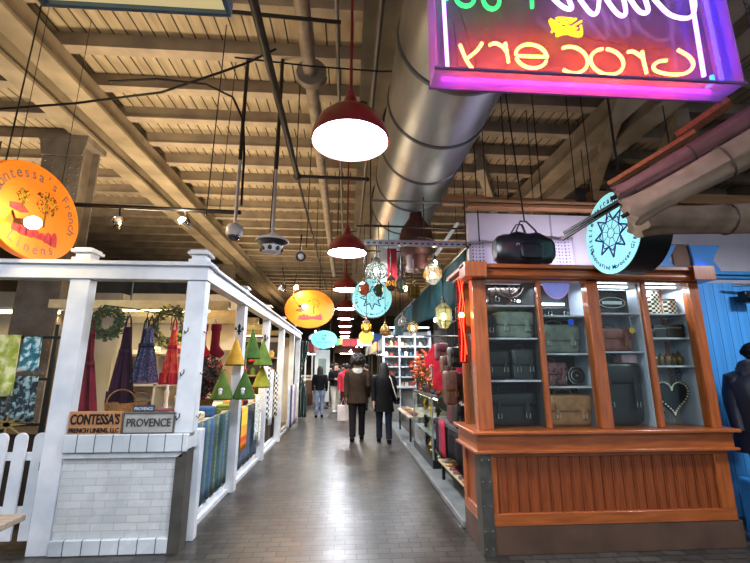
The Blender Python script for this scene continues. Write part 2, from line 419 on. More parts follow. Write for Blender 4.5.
# ---------- pendant lamps ----------
lamp_in = EM('lamp_white', '#fbfdff', 34)
def pendant():
    t = thing('pendant_lamp', 'x', 'lamp', (0, 0, 0), 'red dome pendant lamps in a row over the aisle')
    mb = MB(); prof = [(.3, 0), (.302, .02), (.285, .09), (.245, .17), (.18, .235), (.1, .28), (.06, .3), (.055, .36), (.04, .4), (.02, .42)]
    inner = [(.02, .40), (.05, .29), (.175, .225), (.238, .165), (.277, .085), (.293, 0), (.3, 0)]
    mb.lathe(prof[::1], n=40, closed=True); mb.lathe(inner, n=40, closed=True); mb.build('shade', red_enamel, t)
    mb = MB(); mb.lathe([(.285, .012), (.24, -.004), (.0001, -.012)], n=40, closed=True); mb.lathe([(.285, .012), (.0001, .02)], n=40, closed=True); mb.build('diffuser', lamp_in, t)
    mb = MB(); mb.cyl((0, 0, .42), (0, 0, 2.2), .012, n=8); mb.ball((0, 0, .43), (.03, .03, .035), 12, 8); mb.build('stem', M('red_cord', '#8c1c28', .5), t)
    mb = MB(); mb.tube([(.03, 0, .34), (.09, 0, .36), (.13, 0, .35)], .008, 6); mb.build('lamp_hook', dark_steel, t)
    return t
pl = pendant(); ys = [2.78, 5.85, 8.8, 11.8, 14.3, 17.0, 20.0, 22.6, -.3, -2.6]
names = ['nearest and largest red dome pendant lamp, glowing white over the aisle', 'second red dome pendant lamp, beside the dark red bottle-shaped hood',
    'third red dome pendant lamp, beside the upper left of the round sign', 'fourth red dome pendant lamp, level with the middle of the round blue sign',
    'fifth pendant lamp from the camera in the aisle row', 'sixth pendant lamp from the camera in the aisle row', 'seventh pendant lamp from the camera, a thin white bar of light', 'farthest and smallest pendant lamp at the end of the row', 'unseen pendant lamp added to the aisle row above the viewpoint', 'unseen pendant lamp added to the aisle row behind the viewpoint', 'unseen pendant lamp added at the right to light the blue booth', 'unseen pendant lamp added at the left to light the brick wall']
lamps = [(.02-.008*y, y) for y in ys] + [(5.0, 2.4), (-4.3, 1.9)]  # lamps beside, above and behind the viewpoint are unseen, added for front light
for i, (x, y) in enumerate(lamps):
    o = pl if i == 0 else dup(pl, (0, 0, 0))
    o.location = (x, y, 3.3); o['label'] = names[i]

# ---------- big duct ----------
t = thing('ventilation_duct', 'large round galvanised duct running along the ceiling above the aisle', 'duct', (.95, 5, 3.8))
X, Z, r = .95, 4.42, .55
mb = MB(); mb.lathe([(r, -2), (r, 6.6)], (X, 0, Z), 48, Matrix.Rotation(-PI/2, 4, 'X')); mb.build('duct_tube', galv, t)
mb = MB()
for y in (1.2, 2.9, 3.75, 4.6, 5.5, 6.55): mb.lathe([(r, y-.03), (r+.014, y-.015), (r+.014, y+.015), (r, y+.03)], (X, 0, Z), 48, Matrix.Rotation(-PI/2, 4, 'X'), closed=True)
mb.build('seam_ring', M('duct_seam', '#6f7478', .45, .8), t)
mb = MB(); mb.tube([(X, 6.55, Z), (X-.05, 7.2, Z-.06), (X-.1, 8.1, Z-.2), (X-.1, 12, Z-.25), (X-.1, 18, Z-.25)], [.5, .46, .42, .4, .4], 32); mb.build('duct_reducer', galv, t)
mb = MB()
for y in (1.8, 4.2, 6.3): mb.tube([(X+(r+.02)*cos(a), y, Z+(r+.02)*sin(a)) for a in [R(d) for d in range(0, 181, 10)]], .012, 6); mb.cyl((X, y, Z+r), (X, y, 5.88), .01, n=6)
mb.build('hanger_strap', dark_steel, t)

# ---------- dark red bottle-shaped hood ----------
hood_m = M('hood_maroon', '#57302d', .6, c2='#43231f', s=6)
mb = MB(); mb.lathe([(.0001, 4.3), (.07, 4.3), (.08, 3.95), (.1, 3.8), (.22, 3.62), (.25, 3.5), (.25, 3.3), (.23, 3.25), (.16, 3.2), (.15, 3.08), (.17, 3.04), (.17, 2.98), (.0001, 2.98)][::-1], (1.0, 5.6, 0), 28)
t = mb.build('vent_hood', hood_m); tag(t, 'dark red bottle-shaped hood hanging under the big duct', 'hood')
mb = MB(); mb.cyl((1.0, 5.6, 4.25), (1.0, 5.6, 4.4), .02); mb.build('stem', dark_steel, t)
mb = MB(); mb.tube([(1.0+.26*cos(a), 5.6+.26*sin(a), 3.42) for a in [2*PI*i/24 for i in range(24)]], .012, 6, True); mb.build('band', dark_steel, t)

# ---------- pipes, conduits, cables ----------
def pipe(name, label, pts, r, m, cat='pipe', collars=()):
    mb = MB(); mb.tube(pts, r, 12 if r > .02 else 6)
    for p, d in collars: mb.tube([Vector(p)-Vector(d)*.04, Vector(p)+Vector(d)*.04], r*1.35, 12)
    return tag(mb.build(name, m), label, cat)
o = pipe('pipe', 'thick cream pipe running along the ceiling just left of the duct', [(-.45, -1, 4.85), (-.47, 5, 4.85), (-.53, 14, 4.85)], .075, M('pipe_cream', '#a89a88', .5, c2='#8d8070'))
mb = MB(); mb.tube([(-.45, 3.9, 4.85), (-.45, 3.99, 4.85)], .17, 24); mb.tube([(-.45, 3.99, 4.85), (-.45, 4.05, 4.85)], .12, 24); mb.build('flange', M('flange_grey', '#8b8378', .5), o)
mb = MB()
for y in (1.9, 6.5, 10): mb.cyl((-.46, y, 4.85), (-.46, y, 5.88), .008, n=6)
mb.build('hanger', dark_steel, o)
o = pipe('sprinkler_pipe', 'dark sprinkler pipe with a crosswise branch left of the lamps', [(-.73, -1, 4.3), (-.76, 5.35, 4.3)], .038, dark_steel)
mb = MB(); mb.tube([(-.76, 5.35, 4.3), (.25, 5.38, 4.3)], .024, 10); mb.ball((-.76, 5.35, 4.3), .06, 12, 8); mb.ball((.25, 5.38, 4.3), .035, 10, 6); mb.build('branch', dark_steel, o)
mb = MB(); mb.tube([(-.76, 5.35, 4.3), (-.78, 14, 4.3)], .02, 8); mb.build('thin_run', dark_steel, o)
mb = MB()
for y in (2.4, 5.2, 9): mb.cyl((-.76, y, 4.3), (-.76, y, 5.88), .008, n=6)
mb.build('hanger', dark_steel, o)
pipe('conduit', 'thin grey conduit right of the thick cream pipe', [(-.14, -1, 4.95), (-.18, 14, 4.95)], .022, M('conduit_grey', '#7f7b78', .4, .5))
pipe('conduit', 'slim pale conduit hugging the left side of the duct', [(.28, -1, 4.95), (.25, 14, 4.95)], .03, M('conduit_grey', '#7f7b78', .4, .5))
o = pipe('hanging_pole', 'black horizontal pole reaching right from the orange oval sign', [(-3.4, 4.72, 3.52), (-1.34, 4.72, 3.47)], .027, black_metal, 'pole')
mb = MB()
for x in (-1.6,): mb.tube([(x, 4.72, 3.5), (x+.05, 4.72, 5.88)], .005, 6)
mb.build('hanger_rod', dark_steel, o)
pipe('cable', 'black cable sagging across the upper left ceiling', [(-4.9, 4.6, 4.7), (-4.2, 4.5, 4.62), (-3.2, 4.3, 4.6), (-2.2, 4.2, 4.72), (-1.5, 4.1, 4.95), (-1.2, 4.1, 5.1), (-.9, 4.1, 5.3)], .014, black_metal, 'cable')
pipe('cable', 'thin cable strung across the ceiling behind the pendant stems', [(-1.2, 3.6, 4.72), (-.4, 3.6, 4.66), (.3, 3.6, 4.64), (1.0, 3.6, 4.7), (1.4, 3.6, 4.85)], .009, black_metal, 'cable')
pipe('cable', 'loose black cable curling beside the camera pole', [(-2.6, 3.9, 4.6), (-2.1, 3.9, 4.66), (-1.6, 3.95, 4.66), (-1.32, 4.0, 4.55), (-1.2, 4.05, 4.3), (-1.17, 4.08, 3.9), (-1.16, 4.08, 3.3)], .013, black_metal, 'cable')
pipe('conduit', 'dark conduit with clips crossing between joists at the upper left', [(-3.0, 2.9, 4.66), (-1.6, 2.95, 4.64), (-.1, 3.0, 4.62)], .018, dark_steel)
for i, (x, y, z0, lb) in enumerate(((-1.6, 4.3, 3.25, 'thin dark rod dropping from the ceiling to the black pole'), (-.95, 4.6, 3.0, 'thin dark rod behind the two dome cameras'),
        (-.62, 5.6, 3.3, 'thin rod hanging right of the wide dome camera'), (-.2, 6.4, 3.6, 'thin rod hanging behind the second pendant lamp'), (-3.2, 3.6, 3.3, 'slanting thin rod above the orange oval sign'))):
    mb = MB(); mb.tube([(x, y, z0), (x+.03, y, 5.88)], .007, 6); tag(mb.build('hanger_rod', dark_steel), lb, 'rod')

# ---------- security cameras ----------
def cam_pole(t, x, y, z0):
    mb = MB(); mb.cyl((x, y, z0), (x, y, z0+.85), .02, n=12); mb.build('lower_pole', M('pole_white', '#c9c9cc', .35, .3), t)
    mb = MB(); mb.cyl((x, y, z0+.85), (x, y, 5.88), .024, n=12); mb.build('upper_pole', dark_steel, t)
x, y, z = -1.37, 4.62, 3.19
t = thing('security_camera', 'small white dome security camera on a thin pole', 'security camera', (x, y, z-.15))
cam_pole(t, x, y, z+.08)
mb = MB(); mb.lathe([(.03, .1), (.085, .07), (.1, .04), (.1, -.02), (.085, -.06), (.0001, -.06)][::-1], (x, y, z), 28); mb.build('housing', M('camera_white', '#c6c6c9', .35), t)
mb = MB(); mb.ball((x, y, z-.055), (.07, .07, .07), 20, 12); mb.build('dome', M('camera_dome', '#34353c', .08), t)
x, y, z = -.915, 4.6, 3.05
t = thing('security_camera', 'wide disc-shaped security camera with many lenses on a pole', 'security camera', (x, y, z-.2))
cam_pole(t, x, y, z+.1)
mb = MB(); mb.lathe([(.03, .12), (.05, .1), (.19, .035), (.2, .02), (.19, .01), (.1, .0), (.0001, .0)][::-1], (x, y, z), 36); mb.build('canopy', M('camera_white', '#c6c6c9', .35), t)
mb = MB(); mb.lathe([(.185, .012), (.13, -.03), (.13, -.045), (.0001, -.045)][::-1], (x, y, z-.002), 36); mb.build('collar', M('camera_dark', '#1c1c20', .3), t)
mb = MB(); mb.lathe([(.125, -.045), (.13, -.075), (.1, -.12), (.0001, -.125)][::-1], (x, y, z), 36); mb.build('lens_ring', M('camera_white', '#c6c6c9', .35), t)
for i in range(8):
    a = 2*PI*i/8; mb = MB(); mb.ball((x+.115*cos(a), y+.115*sin(a), z-.085), (.028, .028, .028), 12, 8); mb.build('lens', M('camera_dome', '#34353c', .08), t)
# ---------- clamp spotlights ----------
def spot(label, x, y, z, d, lit, top):
    t = thing('spotlight', label, 'spotlight', (x, y, z)); d = Vector(d).normalized(); c = Vector((x, y, z))
    T = Matrix.Translation(c) @ d.to_track_quat('Z', 'Y').to_matrix().to_4x4()
    mb = MB(); mb.T = T; mb.lathe([(.02, -.12), (.035, -.11), (.04, -.06), (.065, 0), (.07, .01), (.06, .0), (.035, -.05), (.0001, -.06)], n=20, closed=True); mb.build('shade', chrome, t)
    mb = MB(); mb.T = T; mb.ball((0, 0, -.01), (.045, .045, .04), 14, 8); mb.build('bulb', EM('bulb_warm', '#ffe2b0', 60) if lit else M('bulb_off', '#dcdcdc', .1), t)
    mb = MB(); b = c - d*.1; mb.tube([b, b+Vector((0, .03, .06)), Vector((x, y, top))], .01, 6); mb.build('bracket', black_metal, t)
    if lit: point(*(c + d*.1), 26, '#ffdcae', .06)
    return t
spot('unlit chrome clamp spotlight hanging from the black pole', -2.76, 4.68, 3.32, (.3, -.6, .5), False, 3.5)
spot('lit warm clamp spotlight hanging from the black pole', -2.02, 4.69, 3.34, (-.35, -.6, .3), True, 3.49)
spot('lit clamp spotlight under the dome camera', -.62, 5.0, 3.0, (.2, -.7, -.3), False, 3.3)
spot('lit warm spotlight above the stall side beam near the camera', -1.15, 6.8, 2.95, (-.6, .2, .6), True, 3.3)
spot('chrome spotlight at the left end of the second oval sign', -1.3, 9.8, 3.55, (.3, -.4, -.5), True, 3.9)

# ---------- light box at the top left ----------
t = thing('lightbox', 'large cream panelled lightbox with blue steel rim, overhead at upper left', 'sign', (-.9, 1.15, 3.09))
mb = MB(); mb.bx(-1.27, -.54, .55, 1.46, 3.1, 3.16); mb.build('panel', M('panel_cream', '#e2d3a2', .5, c2='#c9b67c', s=4, em=.6, emc='#e8d298'), t)
mb = MB()
for b6 in ((-1.3, -.52, 1.46, 1.48, 3.08, 3.15), (-1.3, -.52, .5, .55, 3.08, 3.15), (-1.3, -1.27, .55, 1.46, 3.08, 3.15), (-.54, -.52, .55, 1.46, 3.08, 3.15)): mb.bx(*b6)
mb.build('rim', M('rim_blue_steel', '#5d7486', .4, .4), t, bevel=.004)
mb = MB(); mb.bx(-1.29, -.53, .52, 1.47, 3.16, 3.3); mb.build('top_cover', dark_steel, t)
mb = MB()
for x in (-1.2, -.62): mb.cyl((x, 1.0, 3.36), (x, 1.0, 5.88), .01, n=6)
mb.build('hanger', dark_steel, t)
# ---------- orange oval signs ----------
def leaf_blob(mb, T, cx, cy, rx, ry, n, s, rng):
    for i in range(n):
        a = rng.random()*2*PI; q = rng.random()**.5
        x = cx+rx*q*cos(a); y = cy+ry*q*sin(a); w = s*(.6+.8*rng.random()); b = rng.random()*PI
        mb.prism([(x+w*cos(b+c)*(1 if k % 2 == 0 else .5), y+w*sin(b+c)*(1 if k % 2 == 0 else .5)) for k, c in enumerate([0, PI/2, PI, 3*PI/2])], T, .002)
def oval(label, x, y, z, words, T, hang):
    t = thing('oval_sign', label, 'sign', (x, y, z-.48)); rng = random.Random(3)
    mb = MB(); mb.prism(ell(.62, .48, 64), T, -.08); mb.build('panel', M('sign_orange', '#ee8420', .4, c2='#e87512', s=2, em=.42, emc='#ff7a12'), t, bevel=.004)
    dark = M('sign_brown_ink', '#7a4a12', .6); pink = M('sign_pink_ink', '#d8404a', .6, c2='#b52a44', s=30); yel = M('sign_yellow_ink', '#d9b22a', .6); lav = M('sign_lettering', '#8a6a6e', .6)
    if words:
        mb = MB(); mb.arc_text("Contessa's French", .15, T, .5, .37, R(82), R(180), .002, .002); mb.build('top_lettering', lav, t)
        mb = MB(); mb.arc_text('Linens', .15, T, .49, .38, R(-90), R(62), .002, .001, True); mb.build('bottom_lettering', lav, t)
    else:
        mb = MB(); mb.arc_text("Contessa's French", .085, T, .5, .38, R(90), R(140), .002); mb.build('top_lettering', lav, t)
    mb = MB()
    for cx, cy, sc_ in ((.1, .14, 1), (-.2, .1, .55)):
        mb.prism([(cx-.012, cy-.26*sc_), (cx+.016, cy-.26*sc_), (cx+.008, cy), (cx-.006, cy)], T, .003)
        leaf_blob(mb, T, cx, cy, .15*sc_, .125*sc_, int(90*sc_), .018, rng)
    mb.build('tree_drawing', dark, t)
    T2 = T @ Matrix.Translation((0, 0, .002)); mb = MB()
    for cx, cy, sc_ in ((.1, .14, 1), (-.2, .1, .55)): leaf_blob(mb, T2, cx, cy, .13*sc_, .11*sc_, int(60*sc_), .016, rng)
    mb.build('leaf_drawing', yel, t)
    mb = MB()
    for i in range(7):
        cx = -.22+i*.082; h = .085+.03*sin(i*1.3)
        mb.prism([(cx+.05*cos(a), -.24+h*max(sin(a), -.35)) for a in [2*PI*k/16 for k in range(16)]], T, .003)
    mb.prism([(-.34, -.02), (-.2, .02), (-.1, -.04), (-.2, -.08), (-.33, -.07)], T, .002)
    mb.build('hill_drawing', pink, t)
    mb = MB()
    for sx in (-.3, .3):
        p = T @ Vector((sx, .4, -.04)); mb.cyl(p, (p.x, p.y, 5.88), .0035, n=6)
    mb.build('hanger', dark_steel, t)
    return t
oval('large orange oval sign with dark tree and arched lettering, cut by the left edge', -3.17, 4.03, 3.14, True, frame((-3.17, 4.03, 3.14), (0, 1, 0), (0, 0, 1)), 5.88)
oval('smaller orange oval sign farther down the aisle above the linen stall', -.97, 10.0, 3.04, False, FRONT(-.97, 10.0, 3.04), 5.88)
def glare_lamp(label, x, y, z, e):  # bulb on an arm stands in for the glare on the sign
    t = thing('glare_lamp', label, 'lamp', (x, y, z))
    mb = MB(); mb.ball((x, y, z), (.07, .06, .06), 16, 10); mb.build('bulb', EM('bulb_sign', '#ffe9a8', 90), t)
    mb = MB(); mb.cyl((x-.05, y-.0, z), (x-.16, y-.0, z+.02), .035, .025, 14); mb.build('socket', dark_steel, t)
    mb = MB(); mb.tube([(x-.16, y, z+.02), (x-.3, y+.05, z+.25), (x-.3, y+.1, z+.65)], .01, 6); mb.build('arm', dark_steel, t)
    point(x, y-.08, z, e, '#ffd890', .05)
glare_lamp('added lamp standing in for the yellow glare on the large orange oval sign', -2.95, 3.72, 2.92, 7)
glare_lamp('added lamp standing in for the glare on the farther orange oval sign', -1.06, 9.75, 3.06, 12)

# small pale blue oval sign
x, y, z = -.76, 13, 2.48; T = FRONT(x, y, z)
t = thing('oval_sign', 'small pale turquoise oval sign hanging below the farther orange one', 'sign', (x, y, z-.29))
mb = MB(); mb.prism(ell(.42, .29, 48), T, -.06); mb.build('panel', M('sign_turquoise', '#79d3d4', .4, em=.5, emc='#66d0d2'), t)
ink = M('sign_teal_ink', '#23686e', .6); mb = MB(); mb.tube([T @ Vector((.07*cos(a), .07+.07*sin(a), .004)) for a in [R(d) for d in range(30, 331, 20)]], .01, 5); mb.tube([T @ Vector(p) for p in ((-.02, .02, .004), (.03, .08, .004), (.05, .16, .004))], .01, 5)
mb.build('emblem', ink, t); mb = MB(); mb.text('KITCHENS', .1, T @ Matrix.Translation((0, -.1, 0)), .002, .001); mb.text('GIFTS', .05, T @ Matrix.Translation((0, -.19, 0)), .002); mb.build('lettering', ink, t)
mb = MB()
for sx in (-.2, .2): mb.cyl((x+sx, y+.03, z+.25), (x+sx, y+.03, 5.88), .008, n=6)
mb.build('hanger', dark_steel, t)

# ---------- round blue star signs ----------
def star_sign(label, T, r, depth):
    loc = T.translation
    t = thing('round_sign', label, 'sign', (loc.x, loc.y, loc.z-r))
    mb = MB(); mb.prism(ell(r, r, 64), T, -depth); mb.build('drum', M('sign_drum_black', '#0b0c10', .35), t)
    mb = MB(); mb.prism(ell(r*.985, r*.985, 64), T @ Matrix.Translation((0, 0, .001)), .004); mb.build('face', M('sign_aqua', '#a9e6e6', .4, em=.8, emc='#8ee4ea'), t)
    T2 = T @ Matrix.Translation((0, 0, .006)); blue = M('sign_navy_ink', '#16329a', .5)
    mb = MB(); k = r/.39
    def ln(a, b, w=.0085): mb.tube([T2 @ Vector((a[0], a[1], 0)), T2 @ Vector((b[0], b[1], 0))], w*k, 6)
    R1 = .235*k
    P = [(R1*cos(R(90+45*i)), R1*sin(R(90+45*i))) for i in range(8)]; I = [(.128*k*cos(R(112.5+45*i)), .128*k*sin(R(112.5+45*i))) for i in range(8)]
    for i in range(8): ln(P[i], I[i]); ln(I[i], P[(i+1) % 8])
    q = .17*k
    for off in (0, 45):
        S4 = [(q*cos(R(off+45+90*i)), q*sin(R(off+45+90*i))) for i in range(4)]
        for i in range(4): ln(S4[i], S4[(i+1) % 4], .005)
    Q = [(.05*k*cos(R(22.5+45*i)), .05*k*sin(R(22.5+45*i))) for i in range(8)]
    for i in range(8): ln(Q[i], Q[(i+1) % 8], .004); ln(Q[i], (2.5*Q[i][0], 2.5*Q[i][1]), .003)
    mb.build('star_drawing', blue, t)
    mb = MB(); mb.arc_text('Little Marrakesh', .085*k, T2, .315*k, .315*k, R(122), R(150), .001, .0015*k); mb.build('top_lettering', blue, t)
    mb = MB(); mb.arc_text('Handcrafted Moroccan Gifts', .06*k, T2, .325*k, .325*k, R(-90), R(150), .001, .0012*k, True); mb.build('bottom_lettering', blue, t)
    return t
T = frame((2.45, 3.38, 2.83), (0, -1, 0), (0, 0, 1))
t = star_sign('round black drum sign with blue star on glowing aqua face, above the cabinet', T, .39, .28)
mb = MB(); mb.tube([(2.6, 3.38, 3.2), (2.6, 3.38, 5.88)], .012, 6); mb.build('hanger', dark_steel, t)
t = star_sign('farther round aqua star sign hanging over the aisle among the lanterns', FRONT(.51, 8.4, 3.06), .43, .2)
mb = MB(); mb.tube([(.51, 8.5, 3.48), (.51, 8.5, 5.88)], .012, 6); mb.build('hanger', dark_steel, t)

# ---------- neon grocery sign, seen from behind ----------
t = thing('neon_sign', 'clear boxed neon grocery sign with purple border, seen mirrored from behind', 'sign', (1.38, 1.93, 3.2))
X0, X1, Y0, Y1, Z0, Z1 = .46, 2.27, 1.85, 2.01, 3.2, 4.15
acr = GLASS('acrylic_edge', '#e9d9f5', .08, .42, '#e4cdf2', .1); pane = GLASS('acrylic_pane', '#ece8f2', .03, .04, '#d8cfe6', .05)
back = GLASS('acrylic_back', '#c6c0ce', .04, .32, '#b5a9c9', .1)  # milky share put in so the back pane shows the neon halo
mb = MB()
mb.bx(X0, X1, Y0, Y1, Z0, Z0+.012); mb.bx(X0, X0+.012, Y0, Y1, Z0+.012, Z1); mb.bx(X1-.012, X1, Y0, Y1, Z0+.012, Z1); mb.bx(X0, X1, Y0, Y1, Z1, Z1+.012)
mb.build('acrylic_frame', acr, t)
mb = MB(); mb.bx(X0+.012, X1-.012, Y0, Y0+.004, Z0+.012, Z1); mb.build('front_pane', pane, t)
mb = MB(); mb.bx(X0+.012, X1-.012, Y1-.006, Y1, Z0+.012, Z1); mb.build('back_pane', back, t)
mb = MB()
for z in (Z0-.004, Z1+.012):
    mb.bx(X0-.008, X1+.008, Y0-.008, Y0+.006, z, z+.012); mb.bx(X0-.008, X1+.008, Y1-.006, Y1+.008, z, z+.012)
mb.build('edge_trim', M('edge_trim_purple', '#8d6bb0', .3), t)
YN = 1.92
def neon(name, strokes, col, s, r=.0075, y=YN):
    mb = MB()
    for st in strokes:
        # smooth the bends
        P = [Vector((a, y, b)) for a, b in st]
        if len(P) > 2:
            Q = []
            for i in range(len(P)-1):
                p0 = P[max(i-1, 0)]; p1 = P[i]; p2 = P[i+1]; p3 = P[min(i+2, len(P)-1)]
                for k in range(5):
                    u = k/5; Q.append(.5*((2*p1)+(-p0+p2)*u+(2*p0-5*p1+4*p2-p3)*u*u+(-p0+3*p1-3*p2+p3)*u**3))
            Q.append(P[-1]); P = Q
        mb.tube(P, r, 8)
    return mb.build(name, EM('neon_'+name, col, s), t)
def arcp(cx, cz, rx, rz, a0, a1, n=9): return [(cx+rx*cos(R(a0+(a1-a0)*i/n)), cz+rz*sin(R(a0+(a1-a0)*i/n))) for i in range(n+1)]
neon('red_letters', [
    [(.625, 3.425), (.655, 3.33), (.69, 3.265)], [(.755, 3.445), (.72, 3.39), (.655, 3.33)],
    [(.80, 3.435), (.835, 3.45), (.875, 3.43), (.895, 3.40)], [(.895, 3.455), (.9, 3.4), (.905, 3.325)],
    arcp(1.045, 3.375, .093, .08, 175, 0) + [(1.13, 3.375), (.96, 3.372)], arcp(1.045, 3.375, .093, .08, -20, -168),
    arcp(1.29, 3.365, .095, .09, 120, -130, 12),
    arcp(1.505, 3.365, .1, .088, 100, 445, 16),
    [(1.645, 3.44), (1.68, 3.445), (1.715, 3.42), (1.735, 3.4)], [(1.735, 3.45), (1.735, 3.38), (1.74, 3.30)],
    [(1.965, 3.475), (2.03, 3.43), (2.045, 3.37), (1.99, 3.315), (1.9, 3.3), (1.81, 3.315), (1.79, 3.35), (1.83, 3.385), (1.88, 3.395)]], '#ff601c', 70, .0085)
neon('green_letters', [arcp(.67, 3.76, .055, .06, 170, 390, 10), arcp(.83, 3.76, .05, .07, 140, 400, 12), [(.56, 3.74), (.56, 3.9)], [(1.08, 3.72), (1.085, 3.95), (1.03, 3.95), (1.13, 3.95)],
    [(.97, 3.78), (.93, 3.9), (.97, 4.0)]], '#18e84a', 7, .011)
neon('script_letters', [[(1.2, 3.82), (1.27, 3.74), (1.33, 3.73), (1.32, 3.83), (1.42, 3.98)], [(1.36, 3.86), (1.44, 3.71), (1.49, 3.72), (1.52, 3.86)], [(1.52, 3.9), (1.61, 3.72), (1.67, 3.72), (1.66, 3.9), (1.6, 4.05)],
    [(1.7, 3.86), (1.76, 3.74), (1.82, 3.75), (1.8, 3.9)], [(1.86, 3.86), (1.95, 3.735), (2.06, 3.71), (2.12, 3.76), (2.13, 3.88), (2.03, 4.02)]], '#f0b8ff', 8, .0115)
rng = random.Random(5)
neon('yellow_cluster', [[(1.29+.1*rng.uniform(-1, 1), 3.6+.07*rng.uniform(-1, 1)) for _ in range(4)] for k in range(7)], '#ffd21a', 3.2, .007, YN+.01)
neon('violet_border', [[(.545, 3.26), (.535, 4.1)], [(2.1, 3.3), (2.13, 4.1)]], '#c98aff', 9, .011)
neon('magenta_border', [[(.52, 3.228), (2.16, 3.228)]], '#d23cff', 7, .011, Y1-.05)
neon('blue_tube', [[(2.21, 3.28), (2.215, 4.1)]], '#3224ff', 14, .011, YN)
neon('cyan_electrode', [[(2.15, 3.26), (2.19, 3.29), (2.195, 3.34)]], '#1a9dff', 4, .012, Y1-.05)
mb = MB()
for a, b in (((.61, 3.3), (.60, 3.6)), ((1.4, 3.55), (1.75, 3.48)), ((1.75, 3.48), (1.95, 3.5)), ((.6, 3.9), (.72, 3.3)), ((.90, 3.32), (.86, 3.25))):
    mb.tube([(a[0], YN+.02, a[1]), (b[0], YN+.02, b[1])], .0035, 6)
mb.build('wire', black_metal, t)
mb = MB()
for x in (.6, 1.38, 2.15): mb.cyl((x, 1.93, Z1), (x, 1.93, 5.88), .01, n=6)
mb.build('hanger', dark_steel, t)

# ---------- folded umbrellas over the right side ----------
canvas = M('umbrella_canvas', '#a5907c', .85, c2='#857260', s=6, bump=.15)
def roll(label, a, b, r0, r1, flare, seed, m=canvas):
    rng = random.Random(seed); a = Vector(a); b = Vector(b); d = (b-a).normalized()
    t = thing('folded_umbrella', label, 'umbrella', tuple(a)); u = d.orthogonal().normalized(); w = d.cross(u)
    ph = [rng.random()*6.28 for _ in range(3)]; rings = []
    for i in range(25):
        f = i/24; r = r0+(r1-r0)*f + (flare*math.exp(-f*14)); n = 36
        rings.append([a+(b-a)*f + u*cos(2*PI*j/n)*r*(1+.06*sin(5*2*PI*j/n+ph[0]+f*3)+.03*sin(9*2*PI*j/n+ph[1]-f*5)) + w*sin(2*PI*j/n)*r*(1+.06*sin(5*2*PI*j/n+ph[2]+f*3)) + d*(.02*sin(7*2*PI*j/n+ph[1]))*(1-f) for j in range(n)])
    mb = MB(); mb.loft(rings); mb.build('canopy', m, t)
    mb = MB(); p = a-d*.05; mb.tube([p, a+d*.05], .016, 10); mb.build('pole', black_metal, t)
    mb = MB(); n = 24; c = a+(b-a)*.45; rr = (r0+(r1-r0)*.45)*1.04
    mb.tube([c+u*cos(2*PI*j/n)*rr+w*sin(2*PI*j/n)*rr for j in range(n)], .007, 6, True); mb.build('strap', M('strap_tan', '#6a5d52', .8), t)
    return t
roll('rolled tan canvas umbrella slanting up to the right, in front of the round star sign', (1.96, 2.5, 2.66), (2.95, 1.78, 3.18), .085, .125, .03, 1)
roll('rolled tan canvas umbrella lying level behind the slanting ones at right', (2.34, 2.9, 2.76), (3.9, 2.75, 2.78), .1, .135, .03, 2)
roll('rolled umbrella under the wooden board, upper right, of dusky pink canvas', (2.0, 2.64, 2.86), (2.8, 2.0, 3.3), .05, .075, .02, 3, M('umbrella_canvas_dusky', '#93706e', .85, c2='#755757', s=6, bump=.15))
t = thing('umbrella_rail', 'pair of black metal rails poking out under the folded umbrellas', 'rail', (1.71, 2.9, 2.6))
for dz in (0, .035): mb = MB(); mb.bar((1.70, 2.93-dz, 2.6+dz*1.2), (2.02, 2.5-dz, 2.8+dz*.6), .018, .022); mb.build('rail', black_metal, t)
mb = MB(); mb.bar((2.02, 2.74, 2.99), (2.4, 2.33, 3.2), .08, .03); tag(mb.build('wooden_board', M('board_orange', '#b87444', .6, c2='#9a5c33', s=8, stretch=(1, 6, 6))), 'bare orange wooden board resting on top of the rolled umbrellas', 'board')
mb = MB(); mb.bar((2.38, 2.45, 3.24), (2.56, 2.2, 3.36), .1, .04); tag(mb.build('wooden_board', M('board_orange', '#b87444', .6)), 'short wooden block under the right end of the neon sign', 'board')
# chain holding them
mb = MB()
for i in range(40):
    z = 3.05+i*.045; T = Matrix.Translation((2.72, 2.1, z)) @ Matrix.Rotation(PI/2*(i % 2), 4, 'Z')
    mb.tube([T @ Vector((.014*cos(a), 0, .028*sin(a))) for a in [2*PI*k/10 for k in range(10)]], .004, 5, True)
tag(mb.build('chain', M('chain_grey', '#6d6d70', .4, .8)), 'grey steel chain hanging at the right edge beside the umbrellas', 'chain')
# ================= linen stall on the left =================
t = thing('timber_stall', 'white painted timber structure of the linen stall', 'stall', (-1.5, 4.1, 0))
def post(x, y, z1=2.5, w=.19, d=.12, z0=0, par=t):
    mb = MB(); mb.bx(x-w/2, x+w/2, y-d/2, y+d/2, z0, z1); o = mb.build('post', white_paint, par, bevel=.008); return o
post(-2.66, 4.1, 2.46)
post(-1.53, 4.1, 2.46, z0=1.0)
post(-1.47, 4.32, 1.0, .08, .1)
sides = [5.82, 7.62, 9.4, 11.2, 12.6]
for y in sides: post(-1.53, y, 2.5, .13, .14)
mb = MB(); mb.bx(-6.2, -1.42, 4.02, 4.16, 2.46, 2.6); mb.build('front_beam', white_paint, t, bevel=.006)
mb = MB(); mb.bx(-6.2, -1.38, 3.98, 4.2, 2.6, 2.64); mb.build('beam_cap', white_paint, t, bevel=.006)
mb = MB(); mb.bx(-1.6, -1.46, 4.2, 12.7, 2.5, 2.62); mb.bx(-1.57, -1.44, 4.2, 12.7, 2.47, 2.5); mb.build('side_beam', white_paint, t, bevel=.006)
mb = MB(); mb.bx(-1.63, -1.42, 4.22, 12.7, 2.62, 2.65); mb.build('beam_cap', white_paint, t)
